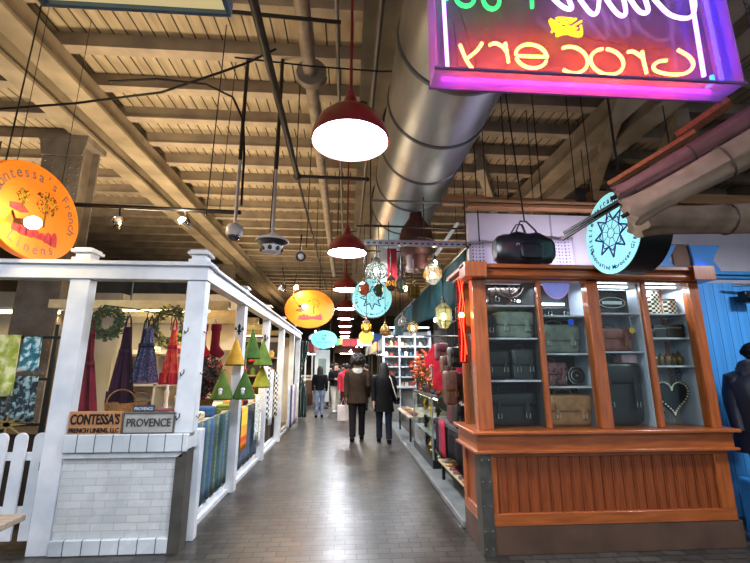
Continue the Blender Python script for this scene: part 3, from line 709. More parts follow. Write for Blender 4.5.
for x, y in ((-1.53, 4.1), (-2.66, 4.1), (-1.53, 5.82), (-1.53, 7.62), (-1.53, 9.4), (-1.53, 11.2)):
    k = .72 if y < 5 else .6
    mb = MB()
    for w, z0, z1 in ((.13, 2.645, 2.69), (.1, 2.69, 2.76), (.145, 2.76, 2.8), (.12, 2.8, 2.83)): mb.bx(x-w*k, x+w*k, y-w*k, y+w*k, 2.645+(z0-2.645)*k, 2.645+(z1-2.645)*k)
    mb.build('capital', white_paint, t, bevel=.004)
mb = MB()
for a, b in zip([4.2]+sides[:-1], sides): mb.bx(-1.64, -1.58, a+.06, b-.07, 0, .11); mb.bx(-1.58, -1.53, a+.06, b-.07, 0, .055)
mb.build('base_board', white_paint, t, bevel=.004)
mb = MB()
for z in (1.15, 1.55, 1.95): mb.tube([(-1.6, 4.03, z), (-1.58, 4.0, z-.03), (-1.555, 4.0, z), (-1.56, 4.01, z+.03)], .005, 6); mb.tube([(-1.43, 4.07, z), (-1.41, 4.08, z-.02), (-1.4, 4.1, z+.02)], .005, 6)
mb.build('hook', black_metal, t)
mb = MB()
for y in (5.82, 7.62):      # black lily ornaments on the inner posts
    T = FRONT(-1.53, y-.075, 2.12)
    mb.prism([(0, .09), (.02, .05), (.012, 0), (.012, -.07), (-.012, -.07), (-.012, 0), (-.02, .05)], T, .01)
    for s in (-1, 1): mb.tube([T @ Vector(p) for p in ((0, -.03, .005), (s*.035, .01, .005), (s*.05, .035, .005), (s*.058, .01, .005), (s*.045, -.005, .005))], .008, 6)
    mb.prism([(-.035, -.035), (.035, -.035), (.035, -.02), (-.035, -.02)], T, .012)
mb.build('lily_ornament', black_metal, t)
# thin glass in the front opening
mb = MB(); mb.bx(-2.56, -1.63, 4.09, 4.095, 1.2, 2.46); mb.build('glass_pane', GLASS('window_glass', '#fbfdfd', .02), t)

# low brick wall
glaze = BRK('glazed_brick', '#dfe3e4', '#cdd2d5', '#b4b5b4', .2, .062, .0022, 'XZ', (.18, .35), .5, grime='#cfd0d0')
glaze_big = BRK('glazed_cap_tile', '#dde3e7', '#cfd7dd', '#6f7072', .155, .4, .005, 'XZ', (.15, .3), .4, grime='#c9cdd0')
t = thing('brick_half_wall', 'low white glazed brick wall under the linen stall signs', 'low wall', (-2.05, 4.15, 0))
mb = MB(); mb.bx(-2.56, -1.56, 4.05, 4.25, .12, .79); mb.build('brick_panel', glaze, t)
mb = MB(); mb.bx(-2.56, -1.46, 4.0, 4.28, .84, 1.0); mb.build('cap_tiles', glaze_big, t, bevel=.01)
mb = MB(); mb.bx(-2.56, -1.5, 4.02, 4.26, .79, .835); mb.build('ledge_strip', M('ledge_white', '#c8ccd0', .4), t, bevel=.005)
mb = MB(); mb.bx(-2.56, -1.56, 4.02, 4.26, 0, .125); mb.build('base_tiles', glaze_big, t, bevel=.008)
mb = MB(); mb.bx(-1.56, -1.46, 4.02, 4.18, 0, .79); mb.prism([(-1.56, .79), (-1.46, .79), (-1.46, .86)], frame((0, 4.02, 0), (1, 0, 0), (0, 0, 1)), -.16); mb.build('corner_guard', M('corner_guard_dark', '#4c4a45', .6, c2='#3a3834', s=6), t)

# signs on the wall
def board_sign(label, x0, x1, z0, z1, m, lines, ink, bm_):
    t = thing('board_sign', label, 'sign', ((x0+x1)/2, 4.03, z0)); mb = MB(); mb.bx(x0, x1, 4.02, 4.045, z0, z1); mb.build('board', m, t, bevel=.003)
    if bm_:
        mb = MB(); mb.bx(x0, x1, 4.012, 4.02, z0, z0+.012); mb.bx(x0, x1, 4.012, 4.02, z1-.012, z1); mb.bx(x0, x0+.012, 4.012, 4.02, z0+.012, z1-.012); mb.bx(x1-.012, x1, 4.012, 4.02, z0+.012, z1-.012); mb.build('frame', bm_, t)
    for body, s, dz, off, sx in lines:
        mb = MB(); mb.text(body, s, FRONT((x0+x1)/2, 4.017, z0+(z1-z0)*dz), .003, off, sx); mb.build('lettering', ink, t)
board_sign("tan wooden sign with black lettering reading CONTESSA'S", -2.55, -2.08, 1.0, 1.2, M('sign_tan', '#b98555', .5, c2='#a5734a', s=4), [("CONTESSA'S", .125, .63, .003, .62), ('FRENCH LINENS, LLC', .055, .16, .0012, .85)], black_metal, None)
board_sign('grey framed sign with dark lettering reading PROVENCE', -2.07, -1.6, 1.0, 1.19, M('sign_grey', '#a7a59f', .5), [('PROVENCE', .1, .5, .0015, .8)], M('sign_slate_ink', '#3c4043', .5), M('sign_frame_dark', '#4a4a4c', .4))
t = thing('plate_sign', 'small dark street plate reading PROVENCE, above the grey sign', 'sign', (-1.94, 4.2, 1.19)); mb = MB(); mb.bx(-2.04, -1.84, 4.12, 4.13, 1.18, 1.245); mb.build('plate', M('plate_navy', '#26304a', .4), t, bevel=.003)
mb = MB(); mb.text('PROVENCE', .038, FRONT(-1.94, 4.118, 1.212), .001, .0005, .9); mb.build('lettering', white_paint, t)

# picket fence gate
t = thing('picket_gate', 'white picket gate left of the brick wall', 'gate', (-3.3, 4.2, 0))
for i in range(7):
    x = -2.83-.17*i; mb = MB(); w = .055
    poly = [(-w, .1), (w, .1), (w, .95)] + [(w*cos(a), .95+w*sin(a)) for a in [R(d) for d in range(15, 166, 15)]] + [(-w, .95)]
    mb.prism(poly, FRONT(x, 4.13, 0), .022); mb.build('picket', white_paint, t, bevel=.003)
mb = MB(); mb.bx(-3.95, -2.76, 4.131, 4.165, .3, .37); mb.build('rail', white_paint, t, bevel=.003)
mb = MB(); mb.bx(-3.95, -2.76, 4.131, 4.165, .76, .83); mb.build('rail', white_paint, t, bevel=.003)
mb = MB(); mb.bx(-2.79, -2.775, 4.09, 4.13, .68, .76); mb.build('latch', black_metal, t)
# table corner in front of it
t = thing('wooden_table', 'corner of a grey-brown wooden table, cut by the left edge', 'table', (-2.35, 2.7, 0))
mb = MB(); mb.bx(-2.95, -1.9, 2.3, 2.75, .71, .745); mb.build('tabletop', M('table_weathered', '#9a8c7c', .5, c2='#7e7264', s=6, stretch=(1, 8, 8)), t, bevel=.004)
for x, y in ((-2.85, 2.36), (-2.85, 2.68), (-2.25, 2.36), (-2.25, 2.68)): mb = MB(); mb.cyl((x, y, 0), (x, y, .71), .018, n=10); mb.build('leg', dark_steel, t)

# back of the stall: cream panels, shelves, warm tubes
tn_back = M('stall_back_cream', '#cfc6b4', .7, c2='#b9ae99', s=2)
t = thing('stall_back_wall', 'cream panelled back wall of the linen stall with lit battens', 'panel wall', (-4.2, 8, 0))
mb = MB(); mb.bx(-6.5, -3.9, 7.0, 7.08, 0, 2.85); mb.build('grey_panel', M('panel_grey', '#a39d93', .5, c2='#8f8a82', s=1.5), t)
mb = MB(); mb.bx(-3.95, -3.88, 7.08, 12.6, 0, 2.85); mb.bx(-3.88, -2.0, 7.3, 7.34, 1.9, 2.9); mb.build('side_panel', tn_back, t)
mb = MB(); mb.bx(-3.9, -1.75, 12.62, 12.7, 0, 2.5); mb.build('end_panel', tn_back, t)
mb = MB()
for y in (5.4, 6.3, 7.2, 8.4, 9.8): mb.bx(-3.9, -1.6, y, y+.1, 2.36, 2.47)
mb.build('ceiling_batten', M('batten_cream', '#e3d2a0', .6), t)
for i, (x, y) in enumerate(((-2.6, 5.85), (-2.6, 8.0), (-2.6, 10.4), (-4.9, 6.2))):
    t = thing('tube_light', ('warm tube light above the hanging aprons', 'warm tube light over the middle of the linen stall', 'warm tube light at the far end of the linen stall', 'warm tube light over the pillows behind the picket gate')[i], 'lamp', (x, y, 2.4))
    mb = MB(); mb.cyl((x-.6, y, 2.40), (x+.6, y, 2.40), .02, n=12); mb.build('tube', EM('tube_warm', '#ffe3a3', 14), t)
    mb = MB(); mb.bx(x-.64, x+.64, y-.04, y+.04, 2.43, 2.47); mb.build('batten', white_paint, t)
    area(x, y, 2.37, (70, 60, 60, 60)[i], '#ffe0ab', 1.2, .1)

def folded(x, y, z, sx, sy, sz, m, label, rz=0, group='folded linens on the stall tables'):
    t = MB(); t.T = Matrix.Translation((x, y, z+sz/2)) @ Matrix.Rotation(R(rz), 4, 'Z'); t.ball((0, 0, 0), (sx/2, sy/2, sz/2), 20, 8, .35)
    for k in range(2): t.ball((0, -.002, sz*(.2-.4*k)), (sx/2*1.01, sy/2*1.01, sz*.18), 20, 6, .4)
    return tag(t.build('folded_linen', m), label, 'linen', group)
# ---------- aprons on a rail ----------
def apron(label, mats, loc, w, h, waist=.45, seed=0, rz=0, ruffle=True, group='aprons hanging in the stall window'):
    rng = random.Random(seed); t = thing('apron', label, 'apron', (0, 0, 0), group); p1 = rng.random()*6; p2 = rng.random()*6
    def prof(v):   # v 0 bottom .. 1 top
        if v > .72: return w*(.24+.12*(1-v)/.28)
        if v > .6: return w*(.36+.12*math.sin((.72-v)/.12*PI/2))
        return w*(.5+.5*(.6-v)/.6)
    def f(u, v):
        a = (u-.5)*prof(v); return (a, .045*sin(u*15+p1)*(1.15-v)+.02*sin(u*31+p2), v*h)
    mb = MB(); mb.grid(f, 36, 24); mb.build('skirt', mats[0], t, solid=.006)
    if ruffle: mb = MB(); mb.grid(lambda u, v: ((u-.5)*prof(0)*1.05, .045*sin(u*15+p1)*1.15+.02*sin(u*60)-.015, -.02+v*.13), 60, 3); mb.build('ruffle', mats[1], t, solid=.006)
    mb = MB(); q = prof(.99)*.45; mb.tube([(-q, 0, h-.02), (-q*.7, 0, h+.08), (0, 0, h+.14), (q*.7, 0, h+.08), (q, 0, h-.02)], .01, 6); mb.build('neck_strap', mats[1], t)
    mb = MB(); v = .66; mb.grid(lambda u, k: ((u-.5)*prof(v)*1.04, -.02+.045*sin(u*15+p1)*.5, (v-.03)*h+k*.05), 16, 1); mb.build('waistband', mats[1], t, solid=.012)
    t.location = loc; t.rotation_euler = (0, 0, rz); ORG[t.name] = (0, 0, 0); return t
plum = M('cloth_plum', '#3c1630', .85, c2='#2a0f24', s=12); navyp = PAT('cloth_lavender', '#9a95bd', '#454a78', '#6c6b9b', 60); mar = M('cloth_maroon', '#7d2230', .85, c2='#5a1622', s=10)
redo = PAT('cloth_red_orange', '#e2622a', '#c01f2c', '#d8402a', 14, kind='noise', lo=.4, hi=.6); slate = M('cloth_slate', '#333a52', .9)
apron('dark plum apron with a frilled hem in the stall window', (plum, plum), (-2.5, 4.72, 1.23), .3, .82, seed=1)
apron('lavender and navy patterned apron beside the plum one', (navyp, slate), (-2.28, 4.78, 1.43), .28, .62, seed=2, ruffle=False)
apron('slate grey apron half hidden behind the lavender one', (slate, slate), (-2.4, 4.92, 1.45), .26, .6, seed=3, ruffle=False)
apron('red and orange printed apron at the right of the stall window', (redo, M('cloth_red', '#b3202e', .8)), (-2.02, 4.8, 1.43), .24, .6, seed=4)
apron('maroon fringed throw hanging at the left of the stall window', (mar, M('cloth_burgundy', '#651724', .85)), (-2.93, 4.75, .95), .5, 1.05, seed=5)
mb = MB(); mb.tube([(-2.98, 4.75, 2.08), (-2.98, 4.75, 2.15), (-2.8, 4.75, 2.3), (-2.55, 4.75, 2.27), (-1.8, 4.8, 2.16)], .008, 6)
for x in (-2.55, -2.2, -1.86, -2.33, -2.05): mb.tube([(x, 4.77, 2.2), (x+.02, 4.77, 2.28), (x+.05, 4.77, 2.24)], .006, 6); mb.tube([(x, 4.77, 2.2), (x, 4.77, 2.02)], .005, 5)
tag(mb.build('hanging_rail', dark_steel), 'thin wire rail with hooks that holds the aprons', 'rail')

# ---------- wreaths and greenery ----------
def foliage(mb, rng, c, r, n, s, flat=.6):
    for i in range(n):
        v = Vector((rng.gauss(0, 1), rng.gauss(0, 1), rng.gauss(0, 1))).normalized()*(.6+.4*rng.random())
        p = Vector(c)+Vector((v.x*r[0], v.y*r[1], v.z*r[2])); a = Vector((rng.uniform(-1, 1), rng.uniform(-1, 1), rng.uniform(-1, 1))).normalized()
        b = a.orthogonal().normalized(); k = s*(.6+.7*rng.random())
        mb.add([p-a*k, p-b*k*.4, p+a*k, p+b*k*.4], [(0, 1, 2, 3)])
def wreath(label, loc, r, w, leaf, flower, seed):
    rng = random.Random(seed); t = thing('wreath', label, 'wreath', loc); mb = MB(); mb2 = MB()
    for i in range(28):
        a = 2*PI*i/28; c = (loc[0]+r*cos(a), loc[1], loc[2]+r*sin(a)); foliage(mb, rng, c, (w, w*.7, w), 26, .028)
        if flower and i % 2 == 0:
            for _ in range(1): mb2.ball((c[0]+rng.uniform(-w, w), c[1]-w*.8, c[2]+rng.uniform(-w, w)), (.022, .014, .022), 8, 5)
    mb.build('leaves', leaf, t)
    mb = MB(); mb.tube([(loc[0]+r*cos(a), loc[1], loc[2]+r*sin(a)) for a in [2*PI*i/24 for i in range(24)]], .014, 6, True); mb.build('ring', M('twig_brown', '#4a3524', .9), t)
    if flower: mb2.build('flowers', flower, t)
wreath('round green leaf wreath at the upper left of the stall window', (-2.87, 4.95, 2.12), .15, .075, M('leaf_green', '#4f6b3e', .7, c2='#2f4a2c', s=20), None, 1)
wreath('green wreath with yellow flowers behind the aprons', (-2.22, 5.15, 2.1), .2, .08, M('leaf_olive', '#6d7d3c', .7, c2='#4b5d2c', s=20), M('flower_yellow', '#f0d023', .6), 2)
def plant(label, x, y, z, r, leafm, potm, berry=None, seed=0, pot=True, cat='plant', name='potted_plant'):
    rng = random.Random(seed); t = thing(name, label, cat, (x, y, z))
    h = r[2]*2; pz = .18 if pot else 0
    if pot: mb = MB(); mb.lathe([(r[0]*.4, 0), (r[0]*.55, pz), (r[0]*.5, pz), (.0001, pz-.03)], (x, y, z), 18); mb.build('pot', potm, t)
    mb = MB(); foliage(mb, rng, (x, y, z+pz+r[2]), r, 700, .045); foliage(mb, rng, (x, y, z+pz+r[2]), [q*.6 for q in r], 250, .05); mb.build('leaves', leafm, t)
    mb = MB()
    for i in range(7): a = rng.random()*6.28; mb.tube([(x, y, z+pz*.5), (x+r[0]*.4*cos(a), y+r[1]*.4*sin(a), z+pz+r[2]*(.8+rng.random()))], .007, 5)
    mb.build('stems', M('twig_brown', '#4a3524', .9), t)
    if berry:
        mb = MB()
        for i in range(60):
            v = Vector((rng.gauss(0, 1), rng.gauss(0, 1), rng.gauss(0, 1))).normalized(); mb.ball((x+v.x*r[0], y+v.y*r[1], z+pz+r[2]+v.z*r[2]), .014, 6, 4)
        mb.build('berries', berry, t)
plant('dark bushy berry branches in a basket behind the right front post', -1.95, 5.75, 1.0, (.26, .2, .3), M('leaf_dark_red', '#4a2b33', .8, c2='#2c3a30', s=14), M('basket', '#5a4026', .8, bump=.4, s=40), M('berry_red', '#b0202a', .4), 4)

# cream shelf unit with baskets seen through the window
t = thing('shelf_unit', 'cream shelf unit of baskets and linens behind the hanging aprons', 'shelf', (-2.6, 5.9, 0)); P0 = M('unit_cream', '#ddd2b8', .6)
mb = MB(); mb.bx(-3.1, -2.1, 6.1, 6.13, 0, 1.78); mb.build('back', P0, t)
for x in (-3.1, -2.62, -2.13): mb = MB(); mb.bx(x, x+.03, 5.75, 6.1, 0, 1.78); mb.build('upright', P0, t)
for z in (.5, .95, 1.35, 1.75): mb = MB(); mb.bx(-3.1, -2.1, 5.75, 6.1, z, z+.03); mb.build('shelf', P0, t)
def basket(label, x, y, z, r, h, m):
    t = thing('basket', label, 'basket', (x, y, z)); mb = MB(); mb.lathe([(r*.75, 0), (r*.95, h*.5), (r, h), (r*.9, h), (r*.85, h*.5), (r*.6, .02), (.0001, .02)], (x, y, z), 24, closed=True); mb.build('body', m, t)
    mb = MB(); mb.tube([(x+r*cos(a), y, z+h+r*.9*sin(a)) for a in [R(d) for d in range(0, 181, 15)]], .008, 6); mb.build('handle', m, t)
wk = M('wicker', '#a87c4c', .8, c2='#7d5830', s=50, bump=.4)
basket('wicker basket on the upper left of the cream shelf unit', -2.86, 5.9, 1.38, .14, .14, wk); basket('wicker basket on the lower left of the cream shelf unit', -2.86, 5.9, .98, .15, .16, wk); basket('round wicker basket at the front of the stall table behind the tan sign', -2.42, 4.62, 1.1, .15, .13, wk)
for i, (x, z, c, nm) in enumerate(((-2.45, 1.38, '#b84a3c', 'brick red'), (-2.3, 1.38, '#e0c070', 'yellow'), (-2.45, .98, '#c9d0d8', 'pale blue'), (-2.3, .98, '#8f9f60', 'sage'), (-2.75, 1.78, '#d8c8a8', 'beige'), (-2.35, 1.78, '#7c3040', 'wine red'))):
    folded(x, 5.9, z, .2, .2, .1, M('unit_linen_%d' % i, c, .9), '%s folded linen on the cream shelf unit' % nm, 5*i, 'linens on the cream shelf unit')
for i, (x, y, h) in enumerate(((-2.2, 5.2, .3), (-2.05, 5.15, .24))):
    t = thing('candlestick', ('taller turned cream candlestick behind the grey sign', 'shorter turned cream candlestick behind the grey sign')[i], 'candlestick', (x, y, 1.02)); mb = MB(); mb.lathe([(.05, 0), (.045, .02), (.02, .05), (.03, h*.4), (.018, h*.6), (.03, h*.9), (.035, h), (.0001, h)], (x, y, 1.02), 18); mb.build('stick', P0, t); mb = MB(); mb.cyl((x, y, 1.02+h), (x, y, 1.2+h), .018, n=12); mb.build('candle', white_paint, t)
# stockings
def stocking(label, x, y, z, m, cuff):
    t = thing('stocking', label, 'stocking', (x, y, z)); mb = MB()
    rings = []
    for cz, cx, rx in ((.36, 0, .06), (.25, 0, .058), (.14, 0, .06), (.07, .01, .075), (.03, .05, .07), (.0, .1, .03)): rings.append([(x+cx+rx*cos(a), y+.03*sin(a), z+cz+.03*cos(a)*(1 if cz < .1 else 0)) for a in [2*PI*i/16 for i in range(16)]])
    mb.loft(rings); mb.build('sock', m, t); mb = MB(); mb.lathe([(.066, .34), (.072, .35), (.072, .42), (.066, .43)], (x, y, z), 16, Matrix.Diagonal((1, .6, 1, 1))); mb.build('cuff', cuff, t)
    mb = MB(); mb.tube([(x-.03, y, z+.42), (x-.02, y, z+.5), (x, y, z+.42)], .005, 5); mb.build('loop', cuff, t)
stocking('bright red stocking hanging above the berry branches', -1.98, 5.6, 1.75, M('cloth_red', '#b3202e', .8), M('cloth_red_dark', '#8d1420', .8))
stocking('dark red stocking hanging right of the bright red one', -1.8, 5.6, 1.75, M('cloth_burgundy', '#651724', .85), M('cloth_burgundy', '#651724', .85))

# ---------- fabric trees hanging along the side ----------
def ftree(label, x, y, z, r, h, m, deco=None, rz=0):
    t = thing('fabric_tree', label, 'fabric tree', (x, y, z), 'padded fabric trees hanging from the side of the stall'); mb = MB(); n = 28
    rings = []
    for f, k in ((0, .86), (.03, 1.0), (.1, .98), (.35, .74), (.6, .46), (.85, .18), (.97, .06), (1, .02)): rings.append([(x+r*k*cos(2*PI*j/n+rz)*(1+.07*cos(3*2*PI*j/n)), y+r*k*.8*sin(2*PI*j/n+rz)*(1+.07*cos(3*2*PI*j/n)), z+h*f) for j in range(n)])
    mb.loft(rings); mb.build('cone', m, t)
    mb = MB(); mb.tube([(x+r*1.01*cos(2*PI*j/24), y+r*.82*sin(2*PI*j/24), z+.012) for j in range(24)], .008, 6, True); mb.build('hem_cord', M('cloth_dark_green', '#2c4420', .85), t)
    mb = MB(); mb.tube([(x, y, z+h*.98), (x, y, z+h+.14)], .004, 5); mb.build('hanging_loop', M('cord_beige', '#b9ab8c', .8), t)
    if deco:
        mb = MB(); mb.ball((x+.01, y-r*.66, z+h*.33), (.028, .018, .022), 10, 6); mb.ball((x+.01, y-r*.68, z+h*.24), (.022, .018, .03), 10, 6); mb.build('snowman_patch', deco, t)
g1 = M('felt_green', '#5c7436', .9, c2='#48602a', s=10, bump=.2); g2 = M('felt_deep_green', '#45642f', .9, c2='#344e25', s=10, bump=.2)
gy = M('felt_mustard', '#c49a3c', .9, c2='#a88232', s=10, bump=.2); gl = M('felt_lime', '#8c8c34', .9, c2='#74782c', s=10, bump=.2)
ftree('mustard yellow fabric tree, upper left of the hanging group', -1.52, 5.6, 1.62, .12, .4, gy)
ftree('deep green fabric tree, highest of the hanging group', -1.42, 6.1, 1.72, .12, .46, g2)
ftree('mid green fabric tree, upper right of the hanging group', -1.36, 6.6, 1.62, .15, .42, g1)
ftree('green fabric tree with a snowman patch, lower left of the group', -1.59, 5.35, 1.2, .14, .38, g1, white_paint)
ftree('green fabric tree with a snowman patch, right of its lower left twin', -1.33, 5.42, 1.2, .14, .38, g2, white_paint)
ftree('lime green fabric tree, lower right of the hanging group', -1.38, 6.7, 1.28, .14, .38, gl)
ftree('small red fabric tree peeping between the upper green ones', -1.5, 6.7, 1.68, .1, .3, M('felt_red', '#b8352c', .9))

# ---------- side tables and draped fabric ----------
blue_st = STR('fabric_blue_stripe', [(0, '#35557f'), (.28, '#6d7d62'), (.34, '#33566c'), (.42, '#42583f'), (.5, '#7a8460'), (.56, '#2c4869'), (.82, '#2b5f68'), (.92, '#5f7562')], 'Y', .5, .85, .16, 40)
t = thing('draped_table', 'stall table draped in blue and green striped fabric', 'table', (-1.85, 5, 0))
mb = MB(); mb.grid(lambda u, v: (-1.575+.012*sin(u*40), 4.3+u*1.42, .14+v*.88), 50, 6); mb.build('drape', blue_st, t, solid=.008)
mb = MB(); mb.bx(-2.7, -1.6, 4.35, 5.7, .98, 1.02); mb.build('tabletop', cream, t)
for x, y in ((-2.65, 4.4), (-2.65, 5.88), (-1.7, 4.4), (-1.7, 5.88)): mb = MB(); mb.bx(x-.03, x+.03, y-.03, y+.03, 0, .98); mb.build('leg', cream, t)
t = thing('draped_table', 'second stall table draped in slate blue printed cloth', 'table', (-1.85, 6.7, 0))
mb = MB(); mb.grid(lambda u, v: (-1.58+.012*sin(u*40), 5.9+u*1.62, .14+v*.86), 50, 6); mb.build('drape', PAT('fabric_slate', '#3e4a60', '#5d6f86', None, 45), t, solid=.008)
mb = MB(); mb.bx(-2.7, -1.6, 5.95, 7.5, .96, 1.0); mb.build('tabletop', cream, t)
for x, y in ((-2.65, 6.0), (-2.65, 7.4), (-1.7, 6.0), (-1.7, 7.4)): mb = MB(); mb.bx(x-.03, x+.03, y-.03, y+.03, 0, .96); mb.build('leg', cream, t)

def towel(label, x, y, ztop, zbot, w, m, along='Y', name='tea_towel', group=None, seed=0):
    p = seed*1.7; mb = MB()
    if along == 'Y': mb.grid(lambda u, v: (x+.018*sin(u*14+p), y+(u-.5)*w*(1-.15*v), zbot+v*(ztop-zbot)), 18, 6)
    else: mb.grid(lambda u, v: (x+(u-.5)*w*(1-.15*v), y+.018*sin(u*14+p), zbot+v*(ztop-zbot)), 18, 6)
    o = mb.build(name, m, solid=.006); return tag(o, label, 'towel', group)
towel('yellow and orange towel hanging against slate cloth, low on the stall side', -1.53, 6.35, 1.02, .42, .3, STR('towel_yellow', [(0, '#e88a2c'), (.18, '#e0562a'), (.3, '#e8a838'), (.55, '#f0d24a'), (.85, '#e8a838')], 'Z', .62, .85))
bw = [('#e8e8e4', '#26262a'), ('#dfe6e2', '#3f6a5c'), ('#f0ece4', '#7a2f3c'), ('#e4e8ee', '#2c3a5c')]
for i, (y, zt, zb, w, k, lb) in enumerate(((7.05, 1.15, .45, .22, 1, 'white towel with green stripes right of the yellow towel'), (7.3, 1.35, .3, .16, 2, 'pale towel with wine red lines next to the second side post'),
        (7.95, 1.6, .62, .3, 0, 'white towel with black print, tall, behind the second side post'), (8.35, 1.55, .5, .26, 3, 'white towel with navy print deeper along the stall'), (8.8, 1.5, .6, .3, 0, 'black and white checked towel beside the navy printed one'))):
    c1, c2 = bw[k]; m = PAT('towel_print_%d' % i, c2, c1, None, 38+6*i, .85, lo=.25, hi=.35) if k != 0 else CHK('towel_check_%d' % i, c1, c2, .05, .85, 'YZ')
    towel(lb, -1.5, y, zt, zb, w, m, seed=i)
# heaps of folded linens on the tables
fl = [('#b8263a', 'red'), ('#d9cfa8', 'cream'), ('#3f5f8c', 'blue'), ('#7d8f4a', 'olive'), ('#c9862f', 'ochre'), ('#5a2436', 'wine'), ('#e4e2da', 'white'), ('#477a78', 'teal')]
rng = random.Random(11)
spots = [(-1.72, 4.5), (-1.75, 4.82), (-1.72, 5.15), (-1.75, 5.45), (-2.1, 4.5), (-2.1, 4.85), (-2.12, 5.2), (-2.45, 4.6), (-2.45, 5.0)]
place = ['nearest the right front post', 'second along the front edge of the first table', 'third along the front edge of the first table', 'at the far end of the first table edge', 'behind the grey sign', 'in the middle of the first table', 'towards the back of the first table', 'behind the tan sign', 'at the back left of the first table']
for i, (x, y) in enumerate(spots):
    c, nm = fl[i % 8]; folded(x, y, 1.02, .26, .22, .06+.03*(i % 3), M('linen_'+nm, c, .9, s=20), '%s folded linen %s' % (nm, place[i]), rng.uniform(-12, 12))
for i, y in enumerate((6.15, 6.5, 6.85, 7.2)):
    c, nm = fl[(i+3) % 8]; folded(-1.75, y, 1.0, .26, .24, .08+.02*(i % 2), M('linen_'+nm, c, .9, s=20), '%s folded linen on the second table, number of its colour there' % nm if False else '%s folded linen on the second draped table' % nm, rng.uniform(-12, 12))
def box_(name, label, cat, b6, m, group=None, bevel=.004): mb = MB(); mb.bx(*b6); return tag(mb.build(name, m, bevel=bevel), label, cat, group)
box_('gift_box', 'dark wine box between the plum apron and the red one', 'box', (-2.12, -1.98, 5.3, 5.42, 1.14, 1.26), mar)

# ---------- behind the picket gate: pillow rack ----------
t = thing('display_rack', 'black metal display rack with hanging cloths behind the picket gate', 'rack', (-4, 5, 0))
for x in (-3.45, -4.6): mb = MB(); mb.bx(x-.02, x+.02, 4.98, 5.02, 0, 2.1); mb.build('post', black_metal, t)
mb = MB()
for z in (.95, 1.45, 1.93): mb.bx(-4.6, -3.35 if z > 1.9 else -3.45, 4.985, 5.015, z, z+.03)
mb.build('bar', black_metal, t)
def hang(label, x, y, zt, zb, w, m, seed): return towel(label, x, y, zt, zb, w, m, 'X', 'hanging_cloth', 'printed cloths hanging on the rack', seed)
hang('lime and cream leafy cloth draped at the left edge of the rack', -3.93, 4.93, 1.97, 1.28, .3, PAT('cloth_lime', '#9aa83a', '#dfe0a8', '#bcc46a', 9, kind='noise', lo=.4, hi=.58), 1)
hang('teal and white printed cloth beside the lime one', -3.66, 4.94, 1.95, 1.55, .24, PAT('cloth_teal', '#d5e4e4', '#2c6a78', '#4a97a4', 14, kind='noise', lo=.42, hi=.56), 2)
hang('dark teal scroll-print cloth under the teal and white one', -3.68, 4.96, 1.5, 1.0, .3, PAT('cloth_scroll', '#8fb0b4', '#1c2a34', None, 16, kind='noise', lo=.4, hi=.52), 3)
hang('dark patterned cloth at the lower left of the rack', -4.05, 4.97, 1.28, .85, .4, PAT('cloth_scroll2', '#6f8489', '#161c24', None, 22, kind='noise', lo=.4, hi=.5), 4)
mb = MB(); T = FRONT(-3.75, 4.9, .98)
for i in range(8):
    a = PI*i/4; mb.prism([(.02*cos(a+PI/2), .02*sin(a+PI/2)), (.2*cos(a), .13*sin(a)), (.02*cos(a-PI/2), .02*sin(a-PI/2))], T, .012)
tag(mb.build('straw_star', M('straw', '#8f7c4c', .8)), 'woven straw star ornament just above the picket gate', 'ornament')
box_('stall_counter', 'dark cloth-covered counter behind the picket gate', 'counter', (-4.7, -3.0, 5.1, 5.7, 0, .85), M('counter_dark', '#3a322e', .8))

# ---------- deeper linen displays ----------
t = thing('display_shelf', 'dark wooden shelf of warm-coloured goods deeper in the linen stall', 'shelf', (-2.0, 9.6, 0))
mb = MB(); mb.bx(-2.5, -1.65, 9.9, 9.94, 0, 2.2); mb.build('back_board', M('board_dark', '#3c3431', .7), t)
mb = MB()
for z in (.5, .95, 1.4, 1.8): mb.bx(-2.5, -1.65, 9.5, 9.9, z, z+.03)
mb.build('shelf', raw_wood, t)
rng = random.Random(21); cols = [('#d8622c', 'orange'), ('#e8c46a', 'yellow'), ('#b82a30', 'red'), ('#6a8a4a', 'green'), ('#e6e0d4', 'white')]
jar = None
for zi, z in enumerate((.53, .98, 1.43, 1.83)):
    for i in range(4):
        c, nm = cols[(i+zi) % 5]; mb = MB(); h = .14+.1*rng.random()
        mb.lathe([(.05, 0), (.06, .02), (.06, h*.7), (.03, h*.85), (.032, h)], (-2.38+i*.2, 9.62, z), 14)
        tag(mb.build('jar', M('jar_'+nm, c, .3)), '%s jar, %s from the left, %s shelf of the dark wooden rack' % (nm, ('first', 'second', 'third', 'last')[i], ('lowest', 'second', 'third', 'top')[zi]), 'jar', 'jars on the dark wooden shelf')
t = thing('draped_table', 'low dark table deeper along the left side of the aisle', 'table', (-1.85, 9.1, 0))
mb = MB(); mb.bx(-2.3, -1.62, 8.95, 9.35, .9, .94); mb.build('tabletop', raw_wood, t); mb = MB(); mb.bx(-2.25, -1.65, 9.0, 9.3, 0, .9); mb.build('cabinet', M('board_dark', '#3c3431', .7), t)
for i in range(5):
    mb = MB(); x = -2.2+i*.15; mb.tube([(x, 9.1, .96), (x+.05, 9.12, 1.02), (x+.12, 9.1, .97)], .022, 8); tag(mb.build('bread_roll_ornament', M('twist_cream', '#d9c49a', .8)), 'cream twisted cloth ornament on the deeper left table', 'ornament', 'twisted cloth ornaments')
